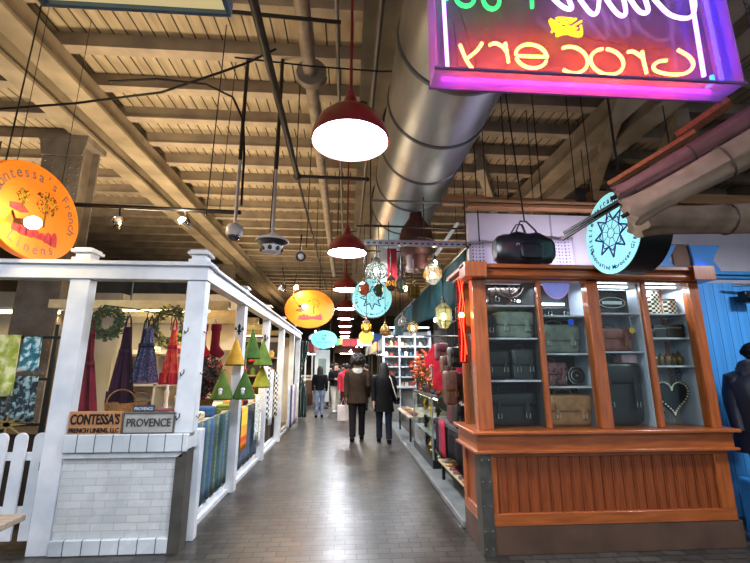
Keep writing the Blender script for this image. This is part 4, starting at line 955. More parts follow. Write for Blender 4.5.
for i, (y, c, nm) in enumerate(((10.2, '#c9ccd4', 'pale grey'), (10.6, '#4c5470', 'slate'), (11.0, '#e3dfe2', 'white'), (11.4, '#a98fa6', 'mauve'), (11.8, '#d6d2c6', 'ivory'))):
    towel('%s cloth hanging to near the floor, far along the left side' % nm, -1.42, y, 1.15, .12, .32, M('drape_'+nm.replace(' ', '_'), c, .85), seed=i, name='hanging_cloth')
# striped curtain
cur = STR('curtain_stripe', [(0, '#1f3a33'), (.45, '#d9ded8'), (.55, '#1d352f'), (.8, '#8fa39b'), (.86, '#1f3a33')], 'X', .11, .9)
t = thing('curtain', 'dark green and white striped curtain gathered beside the far stall', 'curtain', (-1.5, 13.1, 0))
mb = MB(); mb.grid(lambda u, v: (-1.72+u*.46*(1-.45*math.exp(-((v-.58)/.16)**2)), 13.1+.07*sin(u*38), .08+v*2.35), 90, 24); mb.build('cloth', cur, t, solid=.01)
mb = MB(); mb.tube([(-1.85, 13.1, 2.46), (-1.15, 13.1, 2.46)], .02, 8); mb.build('rod', dark_steel, t)
mb = MB(); mb.tube([(-1.72+.13+.15*cos(a), 13.1+.1*sin(a), 1.44) for a in [2*PI*i/20 for i in range(20)]], .018, 6, True); mb.build('tieback', M('cloth_dark_green', '#2c4420', .85), t)
# ================= wooden display cabinet =================
t = thing('display_cabinet', 'large orange-brown wooden display cabinet with four glazed bays', 'cabinet', (2.4, 4.08, 0))
CX0, CX1, CY0, CY1 = 1.22, 3.6, 3.78, 4.38
def P_(name, b6, m=mahog, bev=.005, par=t): mb = MB(); mb.bx(*b6); return mb.build(name, m, par, bevel=bev)
kick = M('kick_board', '#5a4436', .45, c2='#4a362b', s=4)
P_('kick_board', (CX0+.0, CX1+.04, CY0+.005, CY1, 0, .23), kick)
P_('front_rail', (CX0, CX1, CY0, CY0+.05, .23, .33), mahog_h); P_('front_rail', (CX0, CX1, CY0, CY0+.05, .8, .9), mahog_h)
P_('stile', (CX0, 1.36, CY0, CY0+.05, .33, .8)); P_('stile', (3.46, CX1, CY0, CY0+.05, .33, .8))
mb = MB(); n = 21
for i in range(n):
    a = 1.36+i*(2.1/n); mb.bx(a+.004, a+2.1/n-.004, CY0+.028, CY0+.04, .33, .8); mb.bx(a+.02, a+2.1/n-.02, CY0+.022, CY0+.028, .33, .8)
mb.bx(1.36, 3.46, CY0+.04, CY0+.05, .33, .8); mb.build('beadboard', mahog_d, t)
P_('ledge_board', (1.18, 3.65, 3.74, CY1, .86, 1.0), mahog_h); P_('ledge_cap', (1.13, 3.7, 3.69, CY1, 1.0, 1.035), mahog_h, .01)
P_('ledge_bead', (1.15, 3.68, 3.715, CY1, .84, .865), mahog_h)
# side
P_('side_rail', (CX0, CX0+.05, CY0+.05, CY1, .23, .33), mahog); P_('side_panel', (CX0+.02, CX0+.04, CY0+.05, CY1, .33, .9), mahog_d); P_('side_panel', (CX1-.04, CX1-.02, CY0+.05, CY1, .23, .86), mahog_d)
P_('side_stile', (CX0, CX0+.05, CY1-.1, CY1, .33, .86)); P_('back_board', (CX0+.04, CX1-.04, CY1-.03, CY1-.01, .1, .86), mahog_d)
# corner plate
plate = M('steel_plate', '#5d5c56', .45, .55, c2='#4b4a45', s=12)
mb = MB(); mb.bx(1.205, 1.31, CY0-.008, CY0-.001, 0, .855); mb.bx(1.205, 1.212, CY0-.001, CY0+.14, 0, .855); o = mb.build('corner_plate', plate, t)
mb = MB()
for z in (.06, .2, .4, .6, .78):
    for x in (1.225, 1.29): mb.ball((x, CY0-.008, z), .008, 8, 4)
mb.build('plate_screw', chrome, o)
# posts and mullions
posts = [(1.22, 1.36), (2.4, 2.52), (3.5, 3.6)]
for a, b in posts: P_('post', (a, b, CY0, CY0+.1, 1.035, 2.5))
for a, b in ((1.22, 1.32), (3.5, 3.6)): P_('rear_post', (a, b, 4.19, 4.25, 1.035, 2.5))
for a, b in ((1.88, 1.93), (2.98, 3.04)): P_('mullion', (a, b, CY0+.01, CY0+.06, 1.035, 2.5), mahog, .01)
P_('top_rail', (CX0, CX1, CY0, CY0+.1, 2.45, 2.52), mahog_h)
# cornice
P_('cornice', (1.16, 3.66, 3.74, 4.28, 2.52, 2.56), mahog_h); mb = MB(); mb.tube([(1.3, 3.74, 2.5), (3.5, 3.74, 2.5)], .035, 16); mb.build('round_moulding', mahog_h, t)
P_('cornice_block', (1.12, 1.34, 3.66, 3.86, 2.46, 2.61)); P_('cornice_block', (3.47, 3.7, 3.66, 3.86, 2.46, 2.61)); P_('cornice_cap', (1.12, 3.7, 3.69, 4.38, 2.56, 2.6), mahog_h)
cab_in = M('cabinet_lining', '#b4bcca', .6, c2='#a0a8b8', s=2); cab_dk = M('cabinet_lining_dark', '#2c2b2e', .7)
P_('back_panel', (1.3, 2.45, 4.215, 4.225, 1.035, 2.5), cab_dk, 0); P_('back_panel', (2.45, 3.52, 4.215, 4.225, 1.035, 2.5), cab_in, 0)
P_('divider', (2.45, 2.47, CY0+.1, 4.21, 1.035, 2.5), cab_in, 0); P_('divider', (1.9, 1.91, CY0+.1, 4.21, 1.035, 2.5), cab_dk, 0); P_('divider', (3.0, 3.02, CY0+.1, 4.21, 1.035, 2.5), cab_in, 0)
P_('side_pane', (CX0+.02, CX0+.025, CY0+.1, 4.19, 1.035, 2.5), GLASS('cabinet_glass', '#f4faf8', .03), 0)
P_('side_lining', (3.53, 3.54, CY0+.1, 4.19, 1.035, 2.5), cab_in, 0)
for a, b in ((1.36, 1.88), (1.93, 2.4), (2.52, 2.98), (3.04, 3.5)): P_('glass_pane', (a, b, CY0+.03, CY0+.035, 1.035, 2.45), GLASS('cabinet_glass', '#f4faf8', .03), 0)
shelf_w = M('shelf_white', '#c9cdd6', .35)
shelves = {1: [(1.32, 1.895), (1.46, 1.87, 2.2)], 2: [(1.915, 2.445), (1.4, 1.72, 2.1)], 3: [(2.475, 2.995), (1.74, 2.13)], 4: [(3.025, 3.52), (1.6, 1.88, 2.13)]}
for k, ((a, b), zs) in shelves.items():
    for z in zs: P_('shelf', (a, b, CY0+.1, 4.21, z, z+.018), shelf_w, .002)
mb = MB(); mb.cyl((1.42, 4.19, 2.31), (1.88, 4.19, 2.31), .012, n=10); mb.build('glow_strip', EM('tube_cool', '#f2f6ff', 9), t)  # glowing strip stands in for a tube's reflection in the glass
mb = MB(); mb.cyl((1.95, 4.19, 2.28), (2.38, 4.19, 2.28), .012, n=10); mb.build('glow_strip', EM('tube_cool', '#f2f6ff', 9), t)  # likewise a reflected tube built as a glowing strip
for a in (2.52, 3.06): mb = MB(); mb.cyl((a, 3.93, 2.43), (a+.42, 3.93, 2.43), .01, n=10); mb.build('glow_strip', EM('tube_cool', '#f2f6ff', 9), t)  # unseen tubes added to brighten the paler bays
for x, e in ((1.65, 3.5), (2.17, 3.5), (2.75, 8), (3.27, 9)): area(x, 3.98, 2.41, e, '#eef3ff', .4, .1)  # unseen area lights added for the goods behind the glass

# ---- bags and boxes inside ----
def satchel(label, x, y, z, w, d, h, m, buckle=None, flap=.55, handle=True, strapm=None, cat='bag', name='handbag', group='leather goods in the display cabinet'):
    t = thing(name, label, cat, (x, y, z), group); mb = MB(); mb.ball((x, y, z+h/2), (w/2, d/2, h/2), 28, 16, .32); mb.build('body', m, t)
    mb = MB(); mb.ball((x, y-d*.08, z+h*(1-flap/2)), (w/2*1.02, d/2*1.02, h*flap/2*1.02), 28, 12, .3); mb.build('flap', m, t)
    sm = strapm or m
    for s in (-.28, .28):
        mb = MB(); mb.box((x+s*w, y-d*.58, z+h*.5), (w*.07, .03, h*.5)); st = mb.build('strap', sm, t)
        T = FRONT(x+s*w, y-d*.58-.018, z+h*.34); mb = MB(); mb.tube([T @ Vector((a*.018, b*.022, 0)) for a, b in ((-1, -1), (1, -1), (1, 1), (-1, 1))], .0035, 5, True); mb.build('buckle', buckle or brass, st)
    if handle: mb = MB(); mb.tube([(x-w*.2, y, z+h*.95), (x-w*.17, y, z+h*1.12), (x, y, z+h*1.17), (x+w*.17, y, z+h*1.12), (x+w*.2, y, z+h*.95)], .008, 8); mb.build('handle', sm, t)
    return t
gg = M('leather_sage', '#7c857a', .45, c2='#5f685f', s=14, bump=.2); br = M('leather_rosewood', '#8a5048', .45, c2='#6c3a36', s=12, bump=.2)
satchel('dark bag on the top shelf of the first bay', 1.62, 4.05, 2.219, .3, .14, .2, M('leather_espresso', '#3d2a25', .4, c2='#2b1c19', s=18, bump=.2), chrome)
satchel('sage grey satchel on the second shelf of the first bay', 1.7, 4.02, 1.889, .4, .18, .27, gg, chrome)
satchel('small black bag squeezed left of the sage satchel', 1.41, 4.02, 1.889, .13, .14, .24, black_leather, chrome)
satchel('black bag on the third shelf of the first bay', 1.48, 4.02, 1.479, .28, .18, .29, black_leather, chrome)
satchel('charcoal bag with a grey lock on the third shelf of the first bay', 1.76, 4.02, 1.479, .23, .16, .3, M('leather_charcoal', '#2f3335', .4, bump=.2), chrome)
satchel('wide black holdall at the bottom of the first bay', 1.61, 4.05, 1.036, .5, .22, .32, black_leather, chrome, .4)
satchel('sage grey messenger bag on the second shelf of the second bay', 2.15, 4.03, 1.739, .44, .2, .29, gg, chrome, .6)
satchel('black bag with rosy embossing on the third shelf of the second bay', 2.07, 4.03, 1.419, .28, .18, .23, PAT('leather_embossed', '#7a4a4e', '#201618', None, 28, .5, kind='noise', lo=.5, hi=.6), chrome)
satchel('tan leather satchel at the bottom of the second bay', 2.18, 4.04, 1.036, .48, .22, .3, tan_leather, chrome, .55)
satchel('rosewood leather bag on the middle shelf of the third bay', 2.72, 4.02, 1.759, .44, .18, .24, br, brass, .5)
satchel('tall black leather bag filling the bottom of the third bay', 2.73, 4.05, 1.036, .48, .26, .61, M('leather_inky', '#22262c', .4, c2='#15181c', s=12, bump=.3), chrome, .35)
# top shelf bay 2: neon plate + belts
t = thing('window_sign', 'violet half-oval sign panel at the top of the second bay', 'sign', (2.14, 3.86, 2.28), None); mb = MB(); T = FRONT(2.14, 3.9, 2.46)
mb.prism([(.14*cos(a), .17*sin(a)) for a in [R(d) for d in range(180, 361, 10)]], T, .012); mb.build('panel', M('panel_violet', '#8f8fd0', .4, em=.5, emc='#8c8ce8'), t)
mb = MB(); mb.tube([T @ Vector((.14*cos(a), .17*sin(a), .012)) for a in [R(d) for d in range(180, 361, 10)]], .007, 6); mb.build('rim', M('rim_mauve', '#b48ac0', .4, em=.4, emc='#c890e0'), t)
satchel('dark clutch on the top shelf of the second bay', 2.2, 4.08, 2.119, .3, .1, .1, black_leather, chrome, .5, False)
box_('price_tag', 'bright blue tag standing on the second shelf of the second bay', 'tag', (2.24, 2.3, 3.9, 3.905, 2.02, 2.08), M('tag_blue', '#1f50d8', .5, em=.15))
t = thing('table_clock', 'round black clock beside the embossed bag', 'clock', (2.32, 3.98, 1.419)); mb = MB(); T = FRONT(2.32, 3.99, 1.52)
mb.prism(ell(.085, .085, 32), T, -.04); mb.build('case', black_metal, t)
for r_, nm, m_ in ((.085, 'bezel', chrome), (.055, 'inner_ring', chrome)): mb = MB(); mb.tube([T @ Vector((r_*cos(a), r_*sin(a), .004)) for a in [2*PI*i/28 for i in range(28)]], .004, 6, True); mb.build(nm, m_, t)
mb = MB(); mb.ball(T @ Vector((0, 0, .005)), .014, 10, 6); mb.build('hub', chrome, t)
# bay 1 top: branch candle holder
t = thing('candle_holder', 'many-armed dark candle holder at the top of the first bay', 'candle holder', (1.66, 3.95, 2.219)); mb = MB()
mb.lathe([(.05, 2.22), (.045, 2.235), (.01, 2.25), (.01, 2.42), (.0001, 2.43)], (1.66, 3.93, 0), 16)
for r_ in (.05, .1, .15): mb.tube([(1.66+r_*cos(a), 3.93, 2.42+r_*.8*sin(a)) for a in [R(d) for d in range(180, 361, 15)]], .006, 6)
mb.build('arms', M('bronze_dark', '#6a5248', .4, .5), t)
# bay 3 top: black patterned box with mirror plate
t = thing('jewellery_box', 'black carved box with a mirror plate at the top of the third bay', 'box', (2.74, 4.0, 2.149)); mb = MB(); mb.bx(2.56, 2.93, 3.93, 4.1, 2.149, 2.4); mb.build('body', PAT('carved_black', '#6a625c', '#1b1717', None, 60, .5, lo=.1, hi=.25), t, bevel=.008)
mb = MB(); mb.bx(2.64, 2.86, 3.922, 3.929, 2.24, 2.28); mb.build('mirror_plate', M('mirror', '#e6eaee', .05, 1), t, bevel=.003)
mb = MB(); mb.tube([FRONT(2.75, 3.925, 2.26) @ Vector((.14*cos(a), .055*sin(a), 0)) for a in [2*PI*i/24 for i in range(24)]], .006, 6, True); mb.build('oval_trim', chrome, t)
for i, (x, c, nm) in enumerate(((2.56, '#dcd8c8', 'cream'), (2.64, '#c9a24a', 'gold'), (2.72, '#5c5148', 'brown'))):
    mb = MB(); mb.lathe([(.03, 0), (.035, .02), (.02, .04), (.025, .055), (.0001, .06)], (x, 4.1, 2.001+0), 12); tag(mb.build('trinket', M('trinket_'+nm, c, .4)), '%s little trinket standing on the rosewood bag' % nm, 'trinket')
t = thing('price_tag', 'round yellow paper tag hanging beside the rosewood bag', 'tag', (2.9, 3.87, 2.0)); mb = MB(); mb.prism(ell(.032, .032, 24), FRONT(2.9, 3.885, 1.97), .003); mb.build('disc', M('tag_yellow', '#e8c050', .6), t)
mb = MB(); mb.tube([(2.9, 3.885, 2.0), (2.9, 3.9, 2.14)], .002, 4); mb.build('string', white_paint, t)
box_('leather_box', 'pink-white flat box under the rosewood bag shelf', 'box', (2.8, 2.96, 3.95, 4.1, 1.64, 1.73), M('box_pink', '#c9a6b4', .5))
# bay 4
chk = CHK('bone_inlay_check', '#efe6cf', '#1e1712', .024, .35); dark_in = M('inlay_dark', '#2b211c', .4)
def hexbox(label, x, w, h):
    t = thing('inlay_box', label, 'box', (x, 4.0, 2.149), 'checkered inlay boxes on the top shelf'); mb = MB(); mb.prism([(w/2*cos(R(a)), w/2*.8*sin(R(a))) for a in range(0, 360, 60)], Matrix.Translation((x, 4.0, 2.149)), h); mb.build('body', chk, t)
    mb = MB(); mb.prism([(w/2*1.04*cos(R(a)), w/2*.84*sin(R(a))) for a in range(0, 360, 60)], Matrix.Translation((x, 4.0, 2.149+h)), .016); mb.build('lid', dark_in, t)
hexbox('checkered inlay box at the left of the fourth bay top shelf', 3.12, .14, .18); hexbox('tallest checkered inlay box, in the middle of the fourth bay top shelf', 3.26, .15, .24); hexbox('checkered inlay box at the right of the fourth bay top shelf', 3.44, .15, .15)
for i, (a, b, h) in enumerate(((3.06, 3.16, .1), (3.17, 3.3, .13), (3.31, 3.5, .14))):
    t = thing('metal_box', ('small dark box at the left of the fourth bay second shelf', 'dark box with silver band, middle of the second shelf', 'black engraved box at the right of the fourth bay second shelf')[i], 'box', ((a+b)/2, 4, 1.899)); mb = MB(); mb.bx(a, b, 3.92, 4.08, 1.899, 1.899+h); mb.build('body', PAT('engraved_black', '#77736c', '#1a1816', None, 80, .4, lo=.08, hi=.2), t, bevel=.005); mb = MB(); mb.bx(a-.003, b+.003, 3.914, 4.08, 1.899+h*.7, 1.899+h*.76); mb.build('band', chrome, t)
for i, (x, r_) in enumerate(((3.1, .03), (3.17, .035), (3.24, .03), (3.31, .036), (3.38, .032), (3.44, .045))):
    t = thing('metal_pot', '%s little antique pot from the left on the third shelf of the last bay' % ('first', 'second', 'third', 'fourth', 'fifth', 'last')[i], 'pot', (x, 3.98, 1.619), 'antique metal pots'); mb = MB(); mb.lathe([(r_*.5, 0), (r_*.6, .01), (r_, .05), (r_*.9, .08), (r_*.4, .1), (r_*.5, .115), (.0001, .13+.03*(i == 5))], (x, 3.98, 1.619), 18); mb.build('body', M('pot_bronze', '#7d6448', .35, .6), t)
    mb = MB(); mb.tube([(x-r_*.9, 3.98, 1.67), (x-r_*1.4, 3.98, 1.69), (x-r_*.8, 3.98, 1.715)], .004, 5); mb.build('handle', brass, t)
box_('inlay_tray', 'checkered tray leaning behind the pots in the last bay', 'tray', (3.06, 3.3, 4.185, 4.2, 1.619, 1.8), CHK('inlay_gold_check', '#f0dc9a', '#3a2a18', .03, .4))
box_('inlay_tray', 'checkered gold tray behind the top of the heart mirror', 'tray', (3.05, 3.28, 4.195, 4.21, 1.4, 1.56), CHK('inlay_gold_check', '#f0dc9a', '#3a2a18', .03, .4))
def heart(k, n=48): return [(k*.0625*16*sin(a)**3/16*1.0, k*.0625*(13*cos(a)-5*cos(2*a)-2*cos(3*a)-cos(4*a))/16) for a in [2*PI*i/n for i in range(n)]]
t = thing('heart_mirror', 'heart-shaped mirror with a white-studded black frame', 'mirror', (3.27, 3.93, 1.1)); T = FRONT(3.28, 3.95, 1.32)
H = [(x*3.1, y*3.1) for x, y in heart(1)]
mb = MB(); mb.prism([(a*1.0, b*1.0) for a, b in H], T, -.025); mb.build('frame', M('frame_black_inlay', '#1f1b1a', .4), t)
mb = MB(); mb.prism([(a*.78, b*.78+.004) for a, b in H], T, .004); mb.build('glass', M('dark_mirror', '#27343b', .08, .6), t)
mb = MB()
for a, b in H: mb.ball(T @ Vector((a*.9, b*.9+.002, .003)), .0085, 8, 5)
mb.build('studs', M('bone_white', '#e8e2d2', .4), t)
mb = MB()
for i in range(9): x = 3.19+i*.018; mb.tube([(x, 3.96, 1.16), (x+.003, 3.955, 1.05)], .005, 5)
mb.build('tassel', M('tassel_grey', '#6e6c66', .8), t)
t = thing('carved_frame', 'small lacy grey flower frame above the right of the heart mirror', 'frame', (3.42, 4.0, 1.5)); mb = MB(); T = FRONT(3.43, 4.05, 1.53)
for i in range(8): a = 2*PI*i/8; mb.tube([T @ Vector((.05*cos(a)+.022*cos(b), .05*sin(a)+.022*sin(b), 0)) for b in [2*PI*k/12 for k in range(12)]], .006, 6, True)
mb.tube([T @ Vector((.028*cos(a), .028*sin(a), 0)) for a in [2*PI*i/16 for i in range(16)]], .009, 6, True); mb.build('petals', M('lace_grey', '#5a5c6a', .6), t)
satchel('black bag hiding behind the heart mirror', 3.16, 4.12, 1.036, .2, .12, .38, black_leather, chrome, .3, False)

# ---------- on top of the cabinet ----------
x, y, z = 1.82, 3.88, 2.6
t = thing('duffel_bag', 'black leather duffel bag on top of the wooden cabinet', 'bag', (x, y, z)); navy_l = M('leather_navy_black', '#1c2029', .33, c2='#12141a', s=14, bump=.35)
rings = []
for i in range(17):
    f = -1+2*i/16; k = .5+.5*(1-abs(f)**2.5)**.6
    rings.append([(x+f*.31, y+.15*k*math.copysign(abs(cos(a))**.7, cos(a)), z+.01+.185*(1+k*math.copysign(abs(sin(a))**.75, sin(a)))-.0+.012*sin(f*9+a*2)) for a in [2*PI*j/24 for j in range(24)]])
mb = MB(); mb.loft(rings); mb.build('body', navy_l, t)
for s in (-1, 1):
    mb = MB(); mb.tube([(x-.12, y+s*.12, z+.26), (x-.1, y+s*.1, z+.38), (x-.03, y+s*.05, z+.5), (x+.03, y+s*.05, z+.5), (x+.1, y+s*.1, z+.38), (x+.12, y+s*.12, z+.26)], .013, 8, flat=.6); mb.build('handle', navy_l, t)
mb = MB(); mb.ball((x+.02, y-.145, z+.15), (.12, .03, .08), 20, 10, .4); mb.build('front_pocket', navy_l, t)
mb = MB(); mb.tube([(x-.22, y, z+.36), (x, y, z+.382), (x+.22, y, z+.36)], .007, 6); mb.build('zip', dark_steel, t)
mb = MB()
for s in (-.12, .12): mb.tube([FRONT(x+s, y-.15, z+.21) @ Vector((.015*cos(a), .015*sin(a), 0)) for a in [2*PI*i/12 for i in range(12)]], .004, 5, True)
mb.build('ring', chrome, t)
mb = MB(); mb.tube([(1.86, 3.88, 3.11), (1.9, 4.3, 5.88)], .009, 6); tag(mb.build('hanger_rod', dark_steel), 'thin rod dropping from the ceiling to the duffel bag handles', 'rod')

# ---------- booth wall behind ----------
pw = M('booth_wall_white', '#dcd8e2', .6, c2='#cac6d2', s=1.5)
t = thing('booth_wall', 'pale lilac-white booth wall rising behind the wooden cabinet', 'panel wall', (3.6, 5.05, 0)); mb = MB(); mb.bx(1.6, 5.9, 5.0, 5.08, 2.45, 3.66); mb.build('panel', pw, t)
for x in (3.7, 5.7): mb = MB(); mb.bx(x, x+.08, 5.0, 5.08, 0, 2.45); mb.build('support_post', pw, t)
mb = MB()
for x in (2.75, 3.9): mb.bx(x, x+.02, 4.992, 5.0, 2.6, 3.66)
mb.build('batten', M('batten_grey', '#a8a4ae', .6), t)
lat = PAT('lattice_cloth', '#5e4f86', '#d2cce0', None, 22, .8, rnd=0, lo=.22, hi=.3)
mb = MB(); mb.grid(lambda u, v: (1.62+u*1.4, 4.95+.012*sin(u*30), 2.75+v*(.45+.12*u)), 40, 6); tag(mb.build('patterned_cloth', lat, solid=.008), 'lilac lattice-patterned cloth pinned on the wall behind the duffel bag', 'cloth')
t = thing('lumber_rack', 'rack of bare wooden planks stored above the booth wall', 'lumber', (3.4, 4.8, 3.66))
for i, (x0, x1, y0, z0, h) in enumerate(((1.5, 5.8, 4.62, 3.66, .035), (1.9, 5.4, 4.75, 3.7, .05), (1.25, 3.1, 4.9, 3.76, .1), (3.2, 5.9, 4.7, 3.76, .14), (1.6, 4.4, 5.1, 3.78, .08), (1.5, 5.8, 4.62, 3.6, .04))):
    mb = MB(); mb.bx(x0, x1, y0, y0+.12, z0, z0+h); mb.build('plank', M('raw_lumber_%d' % (i % 3), ('#b08a5e', '#9a754c', '#a5734a')[i % 3], .7, s=4, stretch=(.6, 6, 6)), t, bevel=.003)
mb = MB()
for x in (2.05, 2.5, 3.2, 4.4): mb.cyl((x, 4.68, 3.6), (x, 4.68, 5.88), .008, n=6)
mb.build('hanger_rod', dark_steel, t)
for i, (x, y) in enumerate(((2.75, 5.4), (3.3, 5.2), (2.2, 5.88), (3.9, 5.88))):
    mb = MB(); mb.cyl((x, y, 3.6), (x+.02, y, 5.88), .008, n=6); tag(mb.build('hanger_rod', dark_steel), 'thin ceiling rod %s above the stored planks' % ('first from the left,', 'second,', 'slim', 'rightmost')[i], 'rod')
pipe('conduit', 'grey conduit crossing over the booth from the duct', [(.3, 4.9, 3.76), (3.4, 4.9, 3.74)], .016, M('conduit_grey', '#7f7b78', .4, .5))
pipe('conduit', 'lower dark conduit crossing behind the red hood', [(.2, 5.2, 3.52), (1.6, 5.2, 3.5)], .014, dark_steel)

t = thing('tube_light', 'added tube light brightening the lilac wall behind the cabinet top', 'lamp', (3.0, 4.45, 3.5)); mb = MB(); mb.cyl((2.2, 4.3, 2.66), (3.4, 4.3, 2.66), .018, n=10); mb.build('tube', EM('tube_cool', '#f2f6ff', 9), t); mb = MB(); mb.bx(2.15, 3.45, 4.27, 4.33, 2.6, 2.64); mb.build('batten', white_paint, t); area(2.8, 4.32, 2.7, 12, '#f0e8ff', 1.2, .08, (135, 0, 0))  # unseen tube added to brighten the booth wall

# ---------- blue booth at the right ----------
blue = M('blue_paint', '#3c8fd6', .5, c2='#2f7cc2', s=3)
bplank = STR('blue_planks', [(0, '#20588f'), (.07, '#3f95dc'), (.5, '#3a8bd0'), (.9, '#3f95dc')], 'X', .13, .5)
t = thing('blue_booth', 'bright blue painted plank booth at the right edge', 'booth', (4.6, 4.7, 0))
mb = MB(); mb.bx(3.78, 6.4, 4.5, 4.56, 0, 2.62); mb.build('plank_wall', bplank, t)
mb = MB(); mb.bx(3.72, 3.78, 4.2, 4.56, 0, 2.6); mb.build('side_board', M('blue_shaded', '#2a5ea6', .5), t)  # shading of the booth's left side is put into this darker blue
mb = MB(); mb.bx(3.55, 6.4, 4.42, 4.5, 2.66, 2.74); mb.bx(3.55, 6.4, 4.38, 4.42, 2.7, 2.74); mb.build('steel_shelf', M('blue_steel', '#3d8cc8', .35, .3), t)
for x in (3.85, 4.42):
    T = FRONT(x, 4.46, 2.74); mb = MB(); mb.prism([(-.2, 0), (.14, 0), (.12, .06), (.06, .14), (.1, .22), (.18, .34), (-.22, .34), (-.2, .2)], T, .03); mb.build('scalloped_bracket', blue, t, bevel=.004)
mb = MB(); mb.bx(4.0, 4.24, 4.47, 4.5, 2.74, 3.1); mb.build('brown_panel', M('panel_brown', '#6e4630', .5), t)
mb = MB(); mb.prism([(-.16, 0), (.1, 0), (.02, .22), (-.02, .36), (-.08, .36), (-.1, .22)], FRONT(3.58, 4.44, 2.72), .02); tag(mb.build('white_bracket', white_paint), 'white tapered bracket between the round sign and the blue booth', 'bracket')
t = thing('camera_mount', 'black gadget mounted on the blue booth at the right edge', 'device', (4.75, 4.4, 2.4)); mb = MB(); mb.box((4.78, 4.36, 2.42), (.2, .1, .14)); mb.build('case', black_metal, t, bevel=.01)
mb = MB(); mb.cyl((4.72, 4.31, 2.42), (4.72, 4.27, 2.42), .04); mb.build('lens', M('camera_dome', '#34353c', .08), t); mb = MB(); mb.cyl((4.6, 4.36, 2.56), (4.95, 4.3, 2.56), .016); mb.build('arm', chrome, t)
mb = MB(); mb.bx(3.88, 3.97, 3.8, 4.0, 0, .5); mb.cyl((3.925, 3.8, .5), (3.925, 4.0, .5), .045, n=16); tag(mb.build('blue_post', blue, bevel=.01), 'short rounded blue post beside the person in the dark jacket', 'post')
mb = MB(); mb.ball((4.3, 4.4, 2.8), (.035, .03, .03), 12, 8); tag(mb.build('indicator_lamp', EM('lamp_blue', '#1430ff', 6)), 'small glowing blue lamp on the blue steel shelf', 'lamp')
# ================= Moroccan goods stall behind the cabinet =================
stone = M('stone_kerb', '#7f8484', .3, c2='#61676a', s=5, bump=.05)
t = thing('stone_plinth', 'grey stone kerb running along the right side of the aisle', 'kerb', (1.35, 8, 0))
mb = MB(); mb.bx(1.2, 1.5, 4.4, 12.04, 0, .07); mb.build('kerb', stone, t, bevel=.01)
mb = MB(); mb.bx(1.5, 3.6, 4.4, 12.04, 0, .09); mb.build('platform', M('platform_dark', '#3f3c38', .5), t)
t = thing('stall_backdrop', 'dark backdrop partition inside the right hand stall', 'partition', (2.3, 7, .09)); mb = MB(); mb.bx(2.6, 2.66, 5.1, 12, .09, 3.0); mb.build('side', M('backdrop', '#26221f', .9), t)
mb = MB(); mb.bx(1.95, 2.6, 6.9, 6.95, .09, 2.5); mb.build('wing', M('backdrop', '#26221f', .9), t)
# shoe shelf
t = thing('shoe_shelf', 'low pale shelf board carrying slippers beside the cabinet', 'shelf', (1.6, 5.2, .09)); mb = MB(); mb.bx(1.3, 1.85, 4.42, 5.95, .31, .335); mb.build('board', M('board_pale', '#cdbfa6', .5), t)
for x, y in ((1.35, 4.5), (1.8, 4.5), (1.35, 5.85), (1.8, 5.85)): mb = MB(); mb.bx(x-.02, x+.02, y-.02, y+.02, .09, .31); mb.build('leg', black_metal, t)
def slipper():
    t = thing('slipper', 'x', 'slipper', (0, 0, 0), 'leather slippers on the low shelf'); mb = MB()
    pts = [(-.12, .028), (-.08, .036), (0, .03), (.08, .042), (.125, .03), (.14, .005)]
    pl = [(x, w) for x, w in pts] + [(x, -w) for x, w in pts[::-1]]
    mb.prism(pl, Matrix.Identity(4), .012); mb.build('sole', M('sole_tan', '#8a6a48', .6), t)
    mb = MB(); rings = []
    for x, w, h in ((-.02, .034, .04), (.03, .04, .045), (.08, .043, .035), (.12, .03, .022), (.145, .006, .03)): rings.append([(x, w*cos(a), .01+h*max(sin(a), 0)) for a in [2*PI*j/16 for j in range(16)]])
    mb.loft(rings); mb.build('upper', brown_leather, t); return t
sl = slipper(); cl = [('#8b3b34', 'brick red'), ('#c9a05a', 'ochre'), ('#6b2f38', 'wine'), ('#b5653c', 'rust'), ('#d9c09a', 'cream'), ('#7a2a3c', 'crimson'), ('#5a4a3a', 'brown')]
k = 0
for row, x in enumerate((1.44, 1.66)):
    for j in range(7):
        y = 4.52+j*.2; c, nm = cl[(j*3+row) % 7]; o = sl if k == 0 else dup(sl, (0, 0, 0)); o.location = (x, y, .336); o.rotation_euler = (0, 0, PI+rng.uniform(-.25, .25))
        recolor(o, {'upper': M('slipper_'+nm, c, .5)}); o['label'] = '%s slipper in the %s row, %s from the cabinet' % (nm, ('front', 'back')[row], ('first', 'second', 'third', 'fourth', 'fifth', 'sixth', 'last')[j]); k += 1
# upper shelf
t = thing('goods_table', 'grey-topped table of goods above the slipper shelf', 'table', (1.8, 5.3, .09)); mb = MB(); mb.bx(1.3, 2.3, 4.6, 6.1, .84, .88); mb.build('tabletop', M('top_grey', '#4a4b50', .5), t)
for x, y in ((1.92, 4.66), (2.25, 4.66), (1.92, 6.04), (2.25, 6.04)): mb = MB(); mb.cyl((x, y, .09), (x, y, .84), .02, n=10); mb.build('leg', black_metal, t)
mb = MB(); mb.grid(lambda u, v: (1.31+.01*sin(u*25), 4.62+u*1.4, .5+v*.34), 30, 4); mb.build('skirt_cloth', M('cloth_skirt_black', '#1a1a1f', .85), t, solid=.008)
satchel('brown leather shoulder bag hanging on the side of the cabinet', 1.19, 4.68, 1.18, .14, .2, .38, brown_leather, brass, .6, True, group=None)
satchel('dark brown bag hanging behind the brown shoulder bag', 1.32, 4.98, 1.2, .16, .2, .34, M('leather_espresso', '#3d2a25', .4), brass, .6, True, group=None)
satchel('black bag standing at the front of the grey-topped table', 1.42, 5.05, .881, .2, .26, .28, black_leather, chrome, .5, True, group=None)
